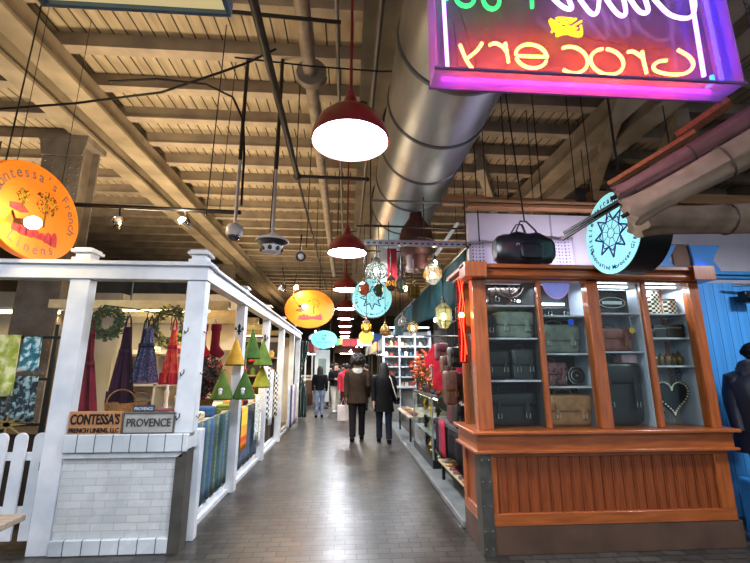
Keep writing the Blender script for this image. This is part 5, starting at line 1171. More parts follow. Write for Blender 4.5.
satchel('wine red bag standing on the grey-topped table', 1.45, 5.42, .881, .2, .3, .26, M('leather_wine', '#5a2530', .45, bump=.2), brass, .5, True, group=None)
for i, (y, c, nm) in enumerate(((5.5, '#b83a48', 'crimson'), (5.65, '#8a4a5c', 'mauve'), (5.8, '#3a2c3c', 'dark purple'))):
    towel('%s scarf hanging over the edge of the grey-topped table' % nm, 1.28, y, .9, .45, .14, M('scarf_'+nm.replace(' ', '_'), c, .85), seed=i, name='scarf')
# hanging garments
def shirt(label, x, y, z, w, h, m, trim_, rz=0):
    t = thing('tunic', label, 'tunic', (0, 0, 0)); hw = w/2
    mb = MB(); mb.prism([(-hw*.55, 0), (hw*.55, 0), (hw*.5, h*.6), (hw, h*.45), (hw*1.05, h*.68), (hw*.45, h), (hw*.15, h*.97), (0, h*.93), (-hw*.15, h*.97), (-hw*.45, h), (-hw*1.05, h*.68), (-hw, h*.45), (-hw*.5, h*.6)], FRONT(0, 0, 0), .05); mb.build('cloth', m, t, bevel=.01)
    mb = MB(); mb.tube([(-hw*.18, -.056, h*.96), (0, -.056, h*.86), (0, -.056, h*.5)], .008, 6); mb.tube([(hw*.18, -.056, h*.96), (0, -.056, h*.86)], .008, 6); mb.build('embroidery', trim_, t)
    mb = MB(); mb.tube([(-hw*.5, -.025, h*.97), (0, -.025, h*1.05), (hw*.5, -.025, h*.97)], .007, 6); mb.tube([(0, -.025, h*1.05), (0, -.025, h*1.15)], .004, 6); mb.build('hanger', dark_steel, t)
    t.location = (x, y, z); t.rotation_euler = (0, 0, rz)
crim = M('cloth_crimson', '#c22438', .8, c2='#9c1a2c', s=8)
shirt('crimson embroidered tunic hanging in the right hand stall', 1.5, 6.5, 1.25, .48, .72, crim, brass); shirt('smaller crimson tunic right of the embroidered one', 1.78, 6.35, 1.3, .3, .6, M('cloth_rose', '#cc3350', .8), M('trim_dark', '#3a1a20', .6), .2)
shirt('navy tunic hanging behind the brown shoulder bag', 1.9, 5.9, 1.35, .34, .6, M('cloth_navy', '#20304e', .85), chrome, .1)
mb = MB(); mb.cyl((1.25, 6.5, 2.1), (2.6, 6.5, 2.1), .014, n=8); tag(mb.build('clothes_rail', dark_steel), 'dark clothes rail the crimson tunics hang from', 'rail')
for i, (y, z) in enumerate(((7.4, 1.65), (7.75, 1.58), (8.2, 1.47), (7.0, 1.52))):
    rg = random.Random(i+40); t = thing('paper_flowers', ('upper bunch of orange paper flowers by the glass case', 'lower bunch of orange paper flowers above the glass case', 'farther bunch of orange paper flowers', 'nearest bunch of orange and rust flowers')[i], 'flowers', (1.45, y, z)); mb = MB(); mb2 = MB()
    for _ in range(26):
        p = (1.42+rg.gauss(0, .08), y+rg.gauss(0, .08), z+rg.gauss(0, .11)); mb.ball(p, (.03, .03, .024), 8, 5, 1); mb2.tube([p, (1.42, y, z-.3)], .003, 4)
    mb.build('petals', M('petal_orange', '#e0703a', .7, c2='#b5452a', s=30), t); mb2.build('stems', M('stem_brown', '#5a4a30', .8), t)
# more goods hanging and standing in the dark stall
for i, (y, z, m_, lb) in enumerate(((5.25, 1.6, black_leather, 'black bag hanging highest behind the red neon sign'), (5.7, 1.5, brown_leather, 'brown bag hanging between the black bag and the crimson tunic'), (6.05, 1.7, M('leather_wine', '#5a2530', .45, bump=.2), 'wine red bag hanging beside the crimson tunic'))):
    satchel(lb, 1.42, y, z, .18, .22, .26, m_, brass, .5, True, group=None)
mb = MB(); mb.tube([(1.42, 5.1, 2.2), (1.42, 6.2, 2.2)], .012, 8)
for y, z in ((5.25, 1.9), (5.7, 1.8), (6.05, 2.0)): mb.tube([(1.42, y, 2.2), (1.42, y, z)], .004, 5)
mb.tube([(1.42, 5.15, 2.2), (1.42, 5.15, 2.9)], .006, 6); mb.tube([(1.42, 6.15, 2.2), (1.42, 6.15, 2.9)], .006, 6)
tag(mb.build('hanging_rail', dark_steel), 'thin dark rail from which the bags hang behind the neon sign', 'rail')
mb = MB(); mb.grid(lambda u, v: (1.34+.02*sin(u*30), 4.6+u*.35, .9-v*.5), 20, 8); tag(mb.build('black_drape', tex_black, solid=.01), 'black cloth hanging from the table right beside the cabinet', 'cloth')
rg = random.Random(55)
for i in range(9):
    y = 6.6+i*.19; h = .1+.14*rg.random(); c, nm = (('#7a3a30', 'rust'), ('#b08a3c', 'gilt'), ('#2f4a4a', 'dark teal'), ('#a8a49a', 'pewter'))[i % 4]
    t = thing('metal_pot', '%s pot, %s along the top of the glass case' % (nm, ('first', 'second', 'third', 'fourth', 'fifth', 'sixth', 'seventh', 'eighth', 'last')[i]), 'pot', (1.48+.1*(i % 2), y, 1.15), 'pots on top of the glass case'); x = 1.48+.1*(i % 2)
    mb = MB(); mb.lathe([(.03, 0), (.055, h*.3), (.05, h*.6), (.02, h*.8), (.03, h)], (x, y, 1.15), 16); mb.build('body', M('pot_'+nm, c, .3, .4), t); mb = MB(); mb.ball((x, y, 1.15+h), (.03, .03, .02), 12, 6); mb.build('lid', brass, t)
for i in range(6):
    c, nm = (('#9a2f38', 'crimson'), ('#3b2a44', 'plum'), ('#b8803c', 'ochre'), ('#27474c', 'teal'), ('#7a3a5a', 'magenta'), ('#3a3a3a', 'charcoal'))[i]
    towel('%s shawl hanging from the clothes rail in the right hand stall' % nm, 2.0+.09*i, 6.5, 2.1, 1.3, .1, M('shawl_'+nm, c, .85), 'X', seed=i, name='shawl')
# glass case
t = thing('glass_case', 'glass display case of gilt trinkets on the right side of the aisle', 'display case', (1.6, 7.3, .07))
A = (1.34, 1.85, 6.5, 8.3)
mb = MB(); mb.bx(A[0], A[1], A[2], A[3], .07, .2); mb.build('base', black_metal, t, bevel=.005)
mb = MB(); mb.bx(A[0], A[1], A[2], A[3], 1.12, 1.15); mb.build('top', M('top_grey', '#4a4b50', .5), t)
for x in (A[0], A[1]-.025):
    for y in (A[2], A[3]-.025): mb = MB(); mb.bx(x, x+.025, y, y+.025, .2, 1.12); mb.build('corner_post', galv, t)
for b6 in ((A[0]+.004, A[0]+.008, A[2]+.03, A[3]-.03, .2, 1.12), (A[0]+.03, A[1]-.03, A[2]+.004, A[2]+.008, .2, 1.12)): mb = MB(); mb.bx(*b6); mb.build('glass_pane', GLASS('case_glass', '#f0f6f0', .06), t)
for z in (.5, .8): mb = MB(); mb.bx(A[0]+.03, A[1]-.03, A[2]+.03, A[3]-.03, z, z+.012); mb.build('shelf', shelf_w, t)
mb = MB(); mb.cyl((1.45, 6.6, 1.09), (1.45, 8.2, 1.09), .012, n=8); mb.build('glow_strip', EM('tube_warm_soft', '#ffe2a0', 14), t)
rg = random.Random(9); gm = [M('gilt', '#d6b25e', .3, .8), M('ivory_ware', '#e4dcc0', .4), M('green_ware', '#5f7a55', .3), M('black_ware', '#232326', .3)]; k = 0
for z in (.2, .512, .812):
    for j in range(6):
        y = 6.7+j*.27; h = .12+.12*rg.random(); r_ = .04+.03*rg.random(); i = rg.randrange(4); mb = MB(); mb.lathe([(r_*.6, 0), (r_*.4, h*.2), (r_, h*.5), (r_*.8, h*.7), (r_*.3, h*.85), (r_*.45, h)], (1.48+.08*(j % 2), y, z), 16)
        tag(mb.build('vase', gm[i]), '%s vase, %s from the camera on the %s shelf of the glass case' % (('gilt', 'ivory', 'green', 'black')[i], ('first', 'second', 'third', 'fourth', 'fifth', 'last')[j], ('bottom', 'middle', 'upper')[k]), 'vase', 'vases in the glass case')
    k += 1
# farther low table and white shelves
t = thing('low_table', 'low pale table of trinkets farther along the right side', 'table', (1.6, 9.6, .07)); mb = MB(); mb.bx(1.3, 1.9, 8.7, 10.6, .55, .58); mb.build('tabletop', M('board_pale', '#cdbfa6', .5), t)
for x, y in ((1.35, 8.8), (1.85, 8.8), (1.35, 10.5), (1.85, 10.5)): mb = MB(); mb.bx(x-.02, x+.02, y-.02, y+.02, .07, .55); mb.build('leg', black_metal, t)
for j in range(8):
    mb = MB(); mb.lathe([(.05, 0), (.09, .05), (.1, .06), (.085, .06), (.04, .02), (.0001, .01)], (1.45, 8.85+j*.22, .58), 18, closed=True); c = ('#a8432c', '#2f6a78', '#d8a63c')[j % 3]
    tag(mb.build('bowl', M('bowl_%d' % (j % 3), c, .3)), '%s bowl, %s on the low pale table' % (('brick red', 'teal', 'ochre')[j % 3], ('first', 'second', 'third', 'fourth', 'fifth', 'sixth', 'seventh', 'last')[j]), 'bowl', 'bowls on the low pale table')
t = thing('white_shelving', 'tall white shelving full of small goods at the far right of the aisle', 'shelving', (1.7, 12.2, 0)); mb = MB(); mb.bx(1.08, 2.55, 12.5, 12.53, .0, 2.7); mb.build('back', M('shelving_back', '#a9aba9', .6), t)
for x in (1.08, 1.55, 2.03, 2.5): mb = MB(); mb.bx(x, x+.04, 12.1, 12.5, 0.0, 2.7); mb.build('upright', white_paint, t)
for z in (1.0, 1.3, 1.6, 1.9, 2.2, 2.5): mb = MB(); mb.bx(1.08, 2.54, 12.1, 12.5, z, z+.03); mb.build('shelf', white_paint, t)
mb = MB(); mb.bx(1.05, 2.4, 12.05, 12.5, 1.0, 1.06); mb.build('counter_edge', white_paint, t)
rg = random.Random(17); cc = [('#c9b27a', 'straw'), ('#6a5440', 'brown'), ('#c0452e', 'red'), ('#dfe0dc', 'white'), ('#3e5a68', 'blue-grey'), ('#232326', 'black')]
for zi, z in enumerate((1.06, 1.33, 1.63, 1.93, 2.23)):
    for j in range(9):
        x = 1.18+j*.15
        if j in (3, 6): x += .03
        c, nm = cc[rg.randrange(6)]; h = .1+.11*rg.random(); mb = MB(); r_ = .045
        if rg.random() < .5: mb.lathe([(r_, 0), (r_, h*.7), (r_*.4, h*.85), (r_*.4, h), (.0001, h)], (x, 12.25, z), 12)
        else: mb.bx(x-r_, x+r_, 12.2, 12.3, z, z+h*.8)
        tag(mb.build('shelf_item', M('item_'+nm, c, .5)), 'small %s item, %s from the left on the %s board of the white shelving' % (nm, ('first', 'second', 'third', 'fourth', 'fifth', 'sixth', 'seventh', 'eighth', 'last')[j], ('lowest', 'second', 'middle', 'fourth', 'top')[zi]), 'container', 'small goods on the white shelving')

t = thing('tube_light', 'added cool tube light brightening the white shelving', 'lamp', (1.8, 11.7, 2.75)); mb = MB(); mb.cyl((1.2, 11.7, 2.75), (2.4, 11.7, 2.75), .02, n=10); mb.build('tube', EM('tube_cool', '#f2f6ff', 9), t); mb = MB(); mb.cyl((1.8, 11.7, 2.76), (1.8, 11.7, 5.88), .006, n=6); mb.build('stem', dark_steel, t); area(1.8, 11.7, 2.7, 60, '#f2f6ff', 1.2, .1)  # tube and its area light added because the shelving was too dark
t = thing('tube_light', 'tube light over the tunics and the glass case', 'lamp', (1.9, 6.7, 2.72)); mb = MB(); mb.cyl((1.9, 6.0, 2.72), (1.9, 7.2, 2.72), .02, n=10); mb.build('tube', EM('tube_cool', '#f2f6ff', 9), t); mb = MB(); mb.cyl((1.9, 6.6, 2.73), (1.9, 6.6, 5.88), .006, n=6); mb.build('stem', dark_steel, t); area(1.9, 6.6, 2.68, 40, '#fff2e0', .1, 1.2)
# red neon at the corner
t = thing('neon_sign', 'tall narrow red neon sign at the left edge of the wooden cabinet', 'sign', (1.19, 4.1, 1.65))
mb = MB(); mb.bx(1.13, 1.215, 4.02, 4.03, 1.64, 2.5); mb.build('backing', GLASS('acrylic_red_panel', '#d9a0a0', .02, .3, '#a03030', .1), t)
rn = EM('neon_red_line', '#ff2a14', 16)
mb = MB(); mb.T = Matrix.Translation((1.17, 4.0, 2.08)) @ Matrix.Diagonal((.4, .4, 1, 1)) @ Matrix.Rotation(-PI/2, 4, 'Z')
for pts in (([(0, -.07, .42), (0, -.02, .25), (0, -.075, .05), (0, -.03, -.15), (0, -.07, -.42)]), ([(0, .0, .42), (0, .05, .22), (0, -.01, .0), (0, .05, -.2), (0, .02, -.42)]), ([(0, .07, .4), (0, .02, .3), (0, .08, .1), (0, .03, -.05), (0, .08, -.35)])):
    P = [Vector(p) for p in pts]; Q = []
    for i in range(len(P)-1):
        p0 = P[max(i-1, 0)]; p1 = P[i]; p2 = P[i+1]; p3 = P[min(i+2, len(P)-1)]
        for k_ in range(6): u = k_/6; Q.append(.5*((2*p1)+(-p0+p2)*u+(2*p0-5*p1+4*p2-p3)*u*u+(-p0+3*p1-3*p2+p3)*u**3))
    mb.tube(Q+[P[-1]], .0055, 8)
mb.build('tubes', rn, t)
mb = MB(); mb.ball((1.15, 3.95, 2.12), .025, 12, 8); tag(mb.build('bare_bulb', EM('bulb_gold', '#ffd070', 60)), 'bare golden bulb glowing in front of the red neon sign', 'bulb'); point(1.1, 3.88, 2.12, 1.5, '#ffd080', .03)

# teal awning cloth
t = thing('awning', 'dark teal awning cloth sagging along the right hand stall', 'awning', (1.4, 8, 2.4)); teal = M('awning_teal', '#123f46', .9, c2='#0b2529', s=3, bump=.1)
mb = MB(); mb.grid(lambda u, v: (1.38-.03*(1-v)-.04*sin(u*22)*(1-v)+.02*v, 4.5+u*7.3, 2.42+.56*v-.1*(1-v)*(1-u)**3), 120, 10); mb.build('cloth', teal, t, solid=.012)
mb = MB(); mb.tube([(1.41, 4.45, 3.0), (1.41, 11.8, 3.0)], .02, 8); mb.build('rail', dark_steel, t)
mb = MB()
for y in (4.5, 6.5, 8.5, 10.5, 11.7): mb.cyl((1.41, y, 3.0), (1.41, y, 5.88), .008, n=6)
mb.build('hanger', dark_steel, t)

# perforated strut with the lanterns
t = thing('strut_channel', 'perforated galvanised channel from which the lanterns hang', 'rail', (.95, 5.0, 3.18)); mb = MB(); mb.bx(.2, 1.8, 4.98, 5.02, 3.22, 3.245); mb.bx(.2, 1.8, 4.98, 4.984, 3.17, 3.225); mb.bx(.2, 1.8, 5.016, 5.02, 3.17, 3.225); mb.build('channel', galv, t)
mb = MB()
for i in range(20): mb.bx(.23+i*.08, .27+i*.08, 4.976, 4.98, 3.19, 3.208)
mb.build('slot', black_metal, t)
mb = MB()
for x in (.28, 1.0, 1.75): mb.cyl((x, 5.0, 3.24), (x, 5.0, 5.88), .008, n=6)
mb.build('hanger_rod', dark_steel, t)
lg = GLASS('lantern_glass', '#e8eee8', .08, .25, '#cfd8d0', .1)
def lantern(label, x, y, z, r, h, kind, top, glassm=lg, lit=None, metal=brass):
    t = thing('lantern', label, 'lantern', (x, y, z)); mb = MB(); n = 32 if kind == 'round' else 8
    prof = {'round': [(.02, h), (.3*r, h*.92), (.8*r, h*.72), (r, h*.42), (.92*r, h*.25), (.4*r, h*.05)], 'facet': [(.35*r, h), (.75*r, h*.85), (r, h*.5), (.7*r, h*.15), (.3*r, 0)], 'cage': [(.2*r, h), (.9*r, h*.8), (r, h*.75), (r, h*.25), (.5*r, 0)]}[kind]
    mb.lathe(prof[::-1], (x, y, z), n); o = mb.build('glass_body', glassm, t, sharp=20)
    mb = MB()
    for j in range(8):
        a = 2*PI*j/8+PI/8*(kind == 'round'); mb.tube([(x+p*1.01*cos(a), y+p*1.01*sin(a), z+q) for p, q in prof], .0045, 5)
    for p, q in prof[1:-1]: mb.tube([(x+p*1.01*cos(2*PI*j/24), y+p*1.01*sin(2*PI*j/24), z+q) for j in range(24)], .004, 5, True)
    mb.build('metal_ribs', metal, t)
    if kind == 'round':
        mb = MB()
        for j in range(20): a = 2*PI*j/20; mb.ball((x+r*.93*cos(a), y+r*.93*sin(a), z+h*.2), .012, 6, 4)
        mb.build('beads', metal, t)
    if kind == 'facet':
        mb = MB()
        for j in range(8): a = 2*PI*j/8+PI/8; T = frame((x+r*.93*cos(a), y+r*.93*sin(a), z+h*.5), (-sin(a), cos(a), 0), (0, 0, 1)); mb.tube([T @ Vector(p) for p in ((0, h*.17, 0), (r*.28, 0, 0), (0, -h*.17, 0), (-r*.28, 0, 0))], .009, 6, True)
        mb.build('diamonds', M('amber_glass', '#e0982a', .3, em=.6, emc='#ffb040'), t)
    mb = MB(); mb.lathe([(.25*r, h), (.3*r, h+.02), (.1*r, h+.05), (.02, h+.08)], (x, y, z), 16); mb.build('cap', metal, t)
    mb = MB(); mb.cyl((x, y, z+h+.06), (x, y, top), .005, n=6); mb.build('chain', black_metal, t)
    if lit: mb = MB(); mb.ball((x, y, z+h*.45), (.035, .035, .045), 12, 8); mb.build('bulb', EM('bulb_'+lit[1:], lit, 14), t)
    return t
dk = M('bronze_dark', '#6a5248', .4, .5)
lantern('squat round glass lantern with a bead fringe, left end of the channel', .36, 5.0, 2.7, .15, .26, 'round', 3.2, lit='#ffffff', metal=M('silver_aged', '#9a968a', .3, .9))
lantern('faceted egg-shaped lantern with amber diamonds', 1.1, 5.0, 2.66, .12, .27, 'facet', 3.2, GLASS('lantern_glass_white', '#eef2ee', .06, .5, '#e8ece8', .1), lit='#fff4dc', metal=M('silver_aged', '#9a968a', .3, .9))
lantern('bright hanging lantern with blue and yellow panes beside the red neon', 1.2, 4.9, 2.08, .1, .32, 'cage', 2.9, GLASS('lantern_glass_yellow', '#f0e8a0', .06, .4, '#f0e8a8', .1), lit='#cfe0ff', metal=chrome)
for i, (x, y, z, r_, h, kd, m_, lb) in enumerate(((.22, 5.5, 2.6, .07, .18, 'cage', GLASS('lg_rust', '#c08070', .05, .5, '#a86454', .1), 'small rust red lantern in front of the farther round star sign'), (.42, 5.4, 2.56, .06, .2, 'cage', GLASS('lg_green', '#507060', .05, .5, '#3f6a52', .1), 'small green lantern in front of the farther round star sign'),
        (.58, 5.3, 2.62, .07, .2, 'facet', GLASS('lg_plum', '#806070', .05, .5, '#75566a', .1), 'small plum lantern right of the green one'), (.72, 5.3, 2.6, .065, .22, 'cage', GLASS('lg_grey', '#90a090', .05, .4, '#7c8c80', .1), 'small grey-green lantern right of the plum one'),
        (.88, 5.2, 2.5, .08, .2, 'cage', GLASS('lg_olive', '#706020', .05, .6, '#6e5c20', .1), 'dark olive lantern with gold ribs under the red hood'), (.3, 6.5, 2.15, .08, .2, 'facet', GLASS('lg_gold', '#b09060', .05, .4, '#a08450', .1), 'gold pierced lantern lower among the far lamps'), (.62, 6.6, 2.1, .09, .2, 'round', GLASS('lg_amber', '#e0b880', .05, .4, '#d0a870', .1), 'amber round lantern low beside the teal awning'),
        (.95, 6.8, 2.25, .09, .22, 'round', lg, 'clear round lantern under the teal awning'), (1.18, 7.2, 2.2, .1, .22, 'facet', lg, 'clear faceted lantern deeper under the teal awning'))):
    lantern(lb, x, y, z, r_, h, kd, 3.2 if y < 5.4 else 3.6, m_, lit=('#ffe6b0' if i in (5, 8) else None), metal=M('brass_dim', '#7d6638', .35, .8) if i % 2 == 0 else dk)
pipe('conduit', 'thin rail carrying the small lanterns behind the channel', [(.1, 5.45, 3.6), (1.5, 5.45, 3.6)], .012, dark_steel)
pipe('conduit', 'thin rail carrying the farthest lanterns', [(.1, 6.7, 3.6), (1.5, 6.7, 3.6)], .012, dark_steel)
def bulb(label, x, y, z, top, c='#fff2d8', e=8):
    t = thing('bare_bulb', label, 'bulb', (x, y, z)); mb = MB(); mb.ball((x, y, z), (.035, .035, .045), 14, 8); mb.build('glass', EM('bulb_bare', '#fff4de', 60), t); mb = MB(); mb.cyl((x, y, z+.04), (x, y, z+.1), .018, n=10); mb.build('socket', black_metal, t)
    mb = MB(); mb.tube([(x, y, z+.1), (x, y, top)], .005, 6); mb.build('wire', black_metal, t); point(x, y-.06, z, e, c, .04)
bulb('bright bare bulb between the egg-shaped lantern and the awning', 1.2, 5.3, 3.02, 3.6, e=2); bulb('bright bare bulb right of the farther round star sign', .86, 5.9, 2.78, 3.6, e=2); bulb('bare bulb glowing deep in the right hand stall', 1.7, 7.6, 2.5, 3.0, e=14); bulb('bare bulb lighting the tunics in the right hand stall', 1.9, 5.6, 2.4, 3.0, e=16)
bulb('bare bulb hanging low in the middle of the far aisle', .1, 13.0, 2.1, 3.6, e=10)
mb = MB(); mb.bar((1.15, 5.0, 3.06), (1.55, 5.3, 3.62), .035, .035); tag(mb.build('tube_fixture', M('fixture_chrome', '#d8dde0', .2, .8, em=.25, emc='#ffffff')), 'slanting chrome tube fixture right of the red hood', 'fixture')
t = thing('hanging_banner', 'red and white hanging banner left of the red hood', 'banner', (.7, 6.2, 3.0)); mb = MB(); mb.bx(.52, .78, 6.2, 6.22, 2.95, 3.5); mb.build('panel', STR('banner_stripe', [(0, '#b8283a'), (.3, '#e8e8ea'), (.7, '#b8283a')], 'X', .26, .6), t)
mb = MB(); mb.cyl((.65, 6.21, 3.5), (.65, 6.21, 5.88), .006, n=6); mb.build('wire', black_metal, t)
# ================= people =================
def skin_mesh(name, verts, edges, rad, mat, parent, sub=1):
    me = bpy.data.meshes.new(name+'_s'); me.from_pydata(verts, edges, []); o = bpy.data.objects.new('tmp', me); COL.objects.link(o)
    o.modifiers.new('s', 'SKIN')
    if not me.skin_vertices: me.skin_vertices  # layer comes with the modifier
    try: layer = me.skin_vertices[0].data
    except Exception:
        bpy.context.view_layer.objects.active = o; bpy.ops.mesh.customdata_skin_add(); layer = me.skin_vertices[0].data
    for i, r_ in enumerate(rad): layer[i].radius = (r_, r_)
    layer[0].use_root = True
    m = o.modifiers.new('u', 'SUBSURF'); m.levels = sub; m.render_levels = sub
    bpy.context.view_layer.update()
    out = bpy.data.meshes.new_from_object(o.evaluated_get(bpy.context.evaluated_depsgraph_get()))
    bpy.data.objects.remove(o); out.name = name; out.materials.clear(); out.materials.append(mat)
    out.polygons.foreach_set('use_smooth', [True]*len(out.polygons))
    b = bpy.data.objects.new(name, out); COL.objects.link(b); b.parent = parent; ORG[b.name] = (0, 0, 0); return b
def ring(cx, cy, z, rx, ry, n=24): return [(cx+rx*cos(2*PI*j/n), cy+ry*sin(2*PI*j/n), z) for j in range(n)]
def human(label, x, y, h, yaw, skin, coat, hem, legs, shoes, hair, hair_kind='short', stride=.14, bulk=1.0, hood=None, arm='walk', extra=None):
    t = thing('person', label, 'person', (0, 0, 0)); s = 1.0
    V = []; E = []; Rr = []
    def j(p, r_, par=None):
        V.append((p[0], p[1], p[2])); Rr.append(r_); i = len(V)-1
        if par is not None: E.append((par, i))
        return i
    pel = j((0, 0, .95), .125); sp = j((0, 0, 1.12), .115, pel); ch = j((0, -.01, 1.32), .13, sp); ne = j((0, 0, 1.49), .055, ch); hb = j((0, .012, 1.57), .07, ne); hd = j((0, .015, 1.655), .088, hb); top = j((0, .005, 1.715), .062, hd)
    no = j((0, .105, 1.62), .016, hb)
    arms = {}
    for sd in (-1, 1):
        sw = sd*.1 if arm == 'walk' else 0
        sh = j((sd*.17, -.005, 1.42), .058, ch); el = (sd*.235, -.03-sw*.4, 1.15); wr = (sd*.24, .05+sw, .91)
        if arm == 'front': el = (sd*.23, .02, 1.16); wr = (sd*.12, .26, 1.18)
        e = j(el, .042, sh); w = j(wr, .027, e); d = (Vector(wr)-Vector(el)).normalized()
        pm = Vector(wr)+d*.06; p = j(pm, .03, w); side = Vector((0, 1, 0)) if abs(d.y) < .8 else Vector((0, 0, 1)); arms[sd] = (sh, el, wr, pm)
        for k, (o_, L) in enumerate(((-.028, .06), (-.01, .075), (.01, .07), (.028, .055))):
            a = pm+side*o_+d*.03; q1 = j(a, .0095, p); q2 = j(a+d*L*.5+Vector((-sd*.004, 0, 0)), .009, q1); j(a+d*L+Vector((-sd*.018, 0, 0)), .0075, q2)
        q = pm+side*.04-d*.02; q1 = j(q, .011, p); j(q+side*.02+d*.04, .009, q1)
    legp = {}
    for sd in (-1, 1):
        st = stride*sd; hp = j((sd*.09, 0, .9), .088, pel); kn = (sd*.1, st*.55+.03, .5); an = (sd*.1, st, .09)
        k = j(kn, .056, hp); a = j(an, .038, k); j((sd*.105, st+.13, .035), .032, a); legp[sd] = (kn, an)
    skin_mesh('body', V, E, Rr, skin, t)
    # trousers
    for sd in (-1, 1):
        kn, an = legp[sd]; mb = MB(); mb.tube([(sd*.085, 0, .98), (sd*.095, .005, .82), ((sd*.1+kn[0])/2, kn[1]*.6, .66), kn, (an[0], (kn[1]+an[1])/2, .3), (an[0], an[1], .1)], [.12, .108, .092, .075, .07, .068], 16); mb.build('trouser_leg', legs, t)
        mb = MB(); mb.ball((an[0]+sd*.005, an[1]+.06, .045), (.052, .135, .05), 16, 10, .8); mb.build('shoe', shoes, t)
    # coat / top
    b = bulk; mb = MB(); hz = hem
    rings = [ring(0, 0, hz, .215*b+.05*(1-hz), .16*b+.04*(1-hz)), ring(0, 0, (hz+1.05)/2, .2*b, .155*b), ring(0, 0, 1.05, .185*b, .14*b), ring(0, -.005, 1.2, .19*b, .145*b), ring(0, -.01, 1.35, .215*b, .145*b), ring(0, -.008, 1.43, .19*b, .12*b), ring(0, 0, 1.48, .11*b, .085*b), ring(0, 0, 1.515, .075*b, .07*b)]
    mb.loft(rings); mb.build('coat', coat, t)
    for sd in (-1, 1):
        _, el, wr, pm = arms[sd]; mb = MB(); mb.tube([(sd*.13, -.005, 1.42), (sd*.2, -.008, 1.40), ((sd*.19+el[0])/2+sd*.012, el[1]*.5, (1.4+el[2])/2), el, ((el[0]+wr[0])/2, (el[1]+wr[1])/2, (el[2]+wr[2])/2), wr], [.07*b, .078*b, .07*b, .062*b, .056*b, .05*b], 16); mb.build('sleeve', coat, t)
    # hair
    mb = MB(); rg = random.Random(len(label))
    if hair_kind == 'afro':
        for i in range(60):
            v = Vector((rg.gauss(0, 1), rg.gauss(0, 1), abs(rg.gauss(0, 1))-.25)).normalized(); mb.ball(Vector((0, -.02, 1.69))+Vector((v.x*.125, v.y*.12, v.z*.12)), .05, 8, 6)
        mb.ball((0, -.025, 1.69), (.135, .125, .13), 16, 10)
    elif hair_kind == 'long':
        mb.loft([ring(0, -.07, 1.2, .09, .03), ring(0, -.075, 1.35, .12, .05), ring(0, -.045, 1.5, .115, .075), ring(0, -.015, 1.62, .108, .105), ring(0, -.01, 1.7, .1, .1), ring(0, -.005, 1.755, .06, .06), ring(0, 0, 1.768, .01, .01)])
    elif hair_kind == 'short': mb.ball((0, -.022, 1.675), (.096, .1, .1), 18, 12)
    mb.build('hair', hair, t)
    if hood:
        mb = MB(); mb.loft([ring(0, -.06, 1.38, .1, .07), ring(0, -.07, 1.46, .14, .1), ring(0, -.04, 1.53, .12, .1), ring(0, -.01, 1.56, .08, .075)]); mb.build('hood', hood, t)
    mb = MB()
    for sd in (-1, 1): mb.ball((sd*.032, .098, 1.655), (.013, .008, .009), 10, 6)
    mb.build('eyes', M('eye_dark', '#221a18', .3), t)
    mb = MB(); mb.ball((0, .09, 1.585), (.026, .012, .008), 10, 6); mb.build('mouth', M('lip', '#8a4a44', .5), t)
    if extra: extra(t)
    t.location = (x, y, 0); t.rotation_euler = (0, 0, yaw); t.scale = (h/1.76,)*3; return t
sk1 = M('skin_brown', '#7a5038', .5); sk2 = M('skin_light', '#c99b80', .5); hair_b = M('hair_black', '#14110f', .7, bump=.4, s=60); bk = M('coat_black', '#0e0f12', .85, bump=.1); dj = M('denim_dark', '#1c2433', .85)
def collar(t): mb = MB(); mb.loft([ring(0, -.09, 1.33, .04, .03), ring(0, -.08, 1.42, .11, .08), ring(0, -.04, 1.5, .125, .1), ring(0, 0, 1.53, .08, .07)]); mb.build('light_hood', M('fleece_grey', '#b5b3ad', .9, bump=.4, s=40), t)
human('person in brown coat with rounded black afro, walking away in mid aisle', .24, 9.4, 1.84, 0, sk1, M('coat_brown', '#33281e', .9, c2='#261e16'), .78, M('trousers_black', '#17171b', .85), bk, hair_b, 'afro', bulk=1.1, extra=collar)
def strap(t):
    mb = MB(); mb.tube([(.1, -.02, 1.49), (.14, -.15, 1.42), (.2, -.17, 1.2), (.27, -.12, 1.0), (.29, -.05, .95)], .011, 6); mb.build('bag_strap', M('strap_white', '#d8d4c8', .6), t)
human('person in long black coat with pale bag strap, walking away at right', .82, 9.1, 1.7, 0, sk2, bk, .68, dj, bk, hair_b, 'long', stride=-.12, bulk=1.02, extra=strap)
satchel('black and white handbag carried by the person in the long black coat', 1.12, 9.2, .8, .13, .1, .14, bk, chrome, .5, False, group=None)
t = thing('shopping_bag', 'pale shopping bag held by the person in the brown coat', 'bag', (-.08, 9.45, .45)); mb = MB(); mb.loft([[(-.08+a*.13, 9.45+b_*.05, z) for a, b_ in ((-1, -1), (1, -1), (1, 1), (-1, 1))] for z in (.42, .7, .76)]); mb.build('body', M('bag_paper', '#c9c0bf', .7), t, bevel=.01)
mb = MB(); mb.tube([(-.13, 9.45, .76), (-.08, 9.45, .92), (-.03, 9.45, .76)], .005, 6); mb.build('handle', white_paint, t)
human('person with long dark hair, black top and faded jeans, beside the striped curtain', -.9, 13.7, 1.64, .1, sk2, bk, .93, M('denim_faded', '#8a98ad', .85, c2='#5d6c86', s=6), bk, hair_b, 'long', stride=.05, bulk=.95)
human('person in a black hoodie and cream trousers, facing the camera, left of centre', -.42, 15.2, 1.74, PI+.3, sk2, bk, .95, M('trousers_cream', '#c9c6bc', .85), white_paint, hair_b, 'short', stride=.12, arm='front', bulk=1.1)
red_j = M('jacket_red', '#b81f38', .7); 
human('person in a bright red jacket walking away behind the brown coat', -.02, 13.6, 1.72, .1, sk2, red_j, .85, M('trousers_maroon', '#4a1c28', .85), bk, hair_b, 'short', hood=red_j, bulk=1.15)
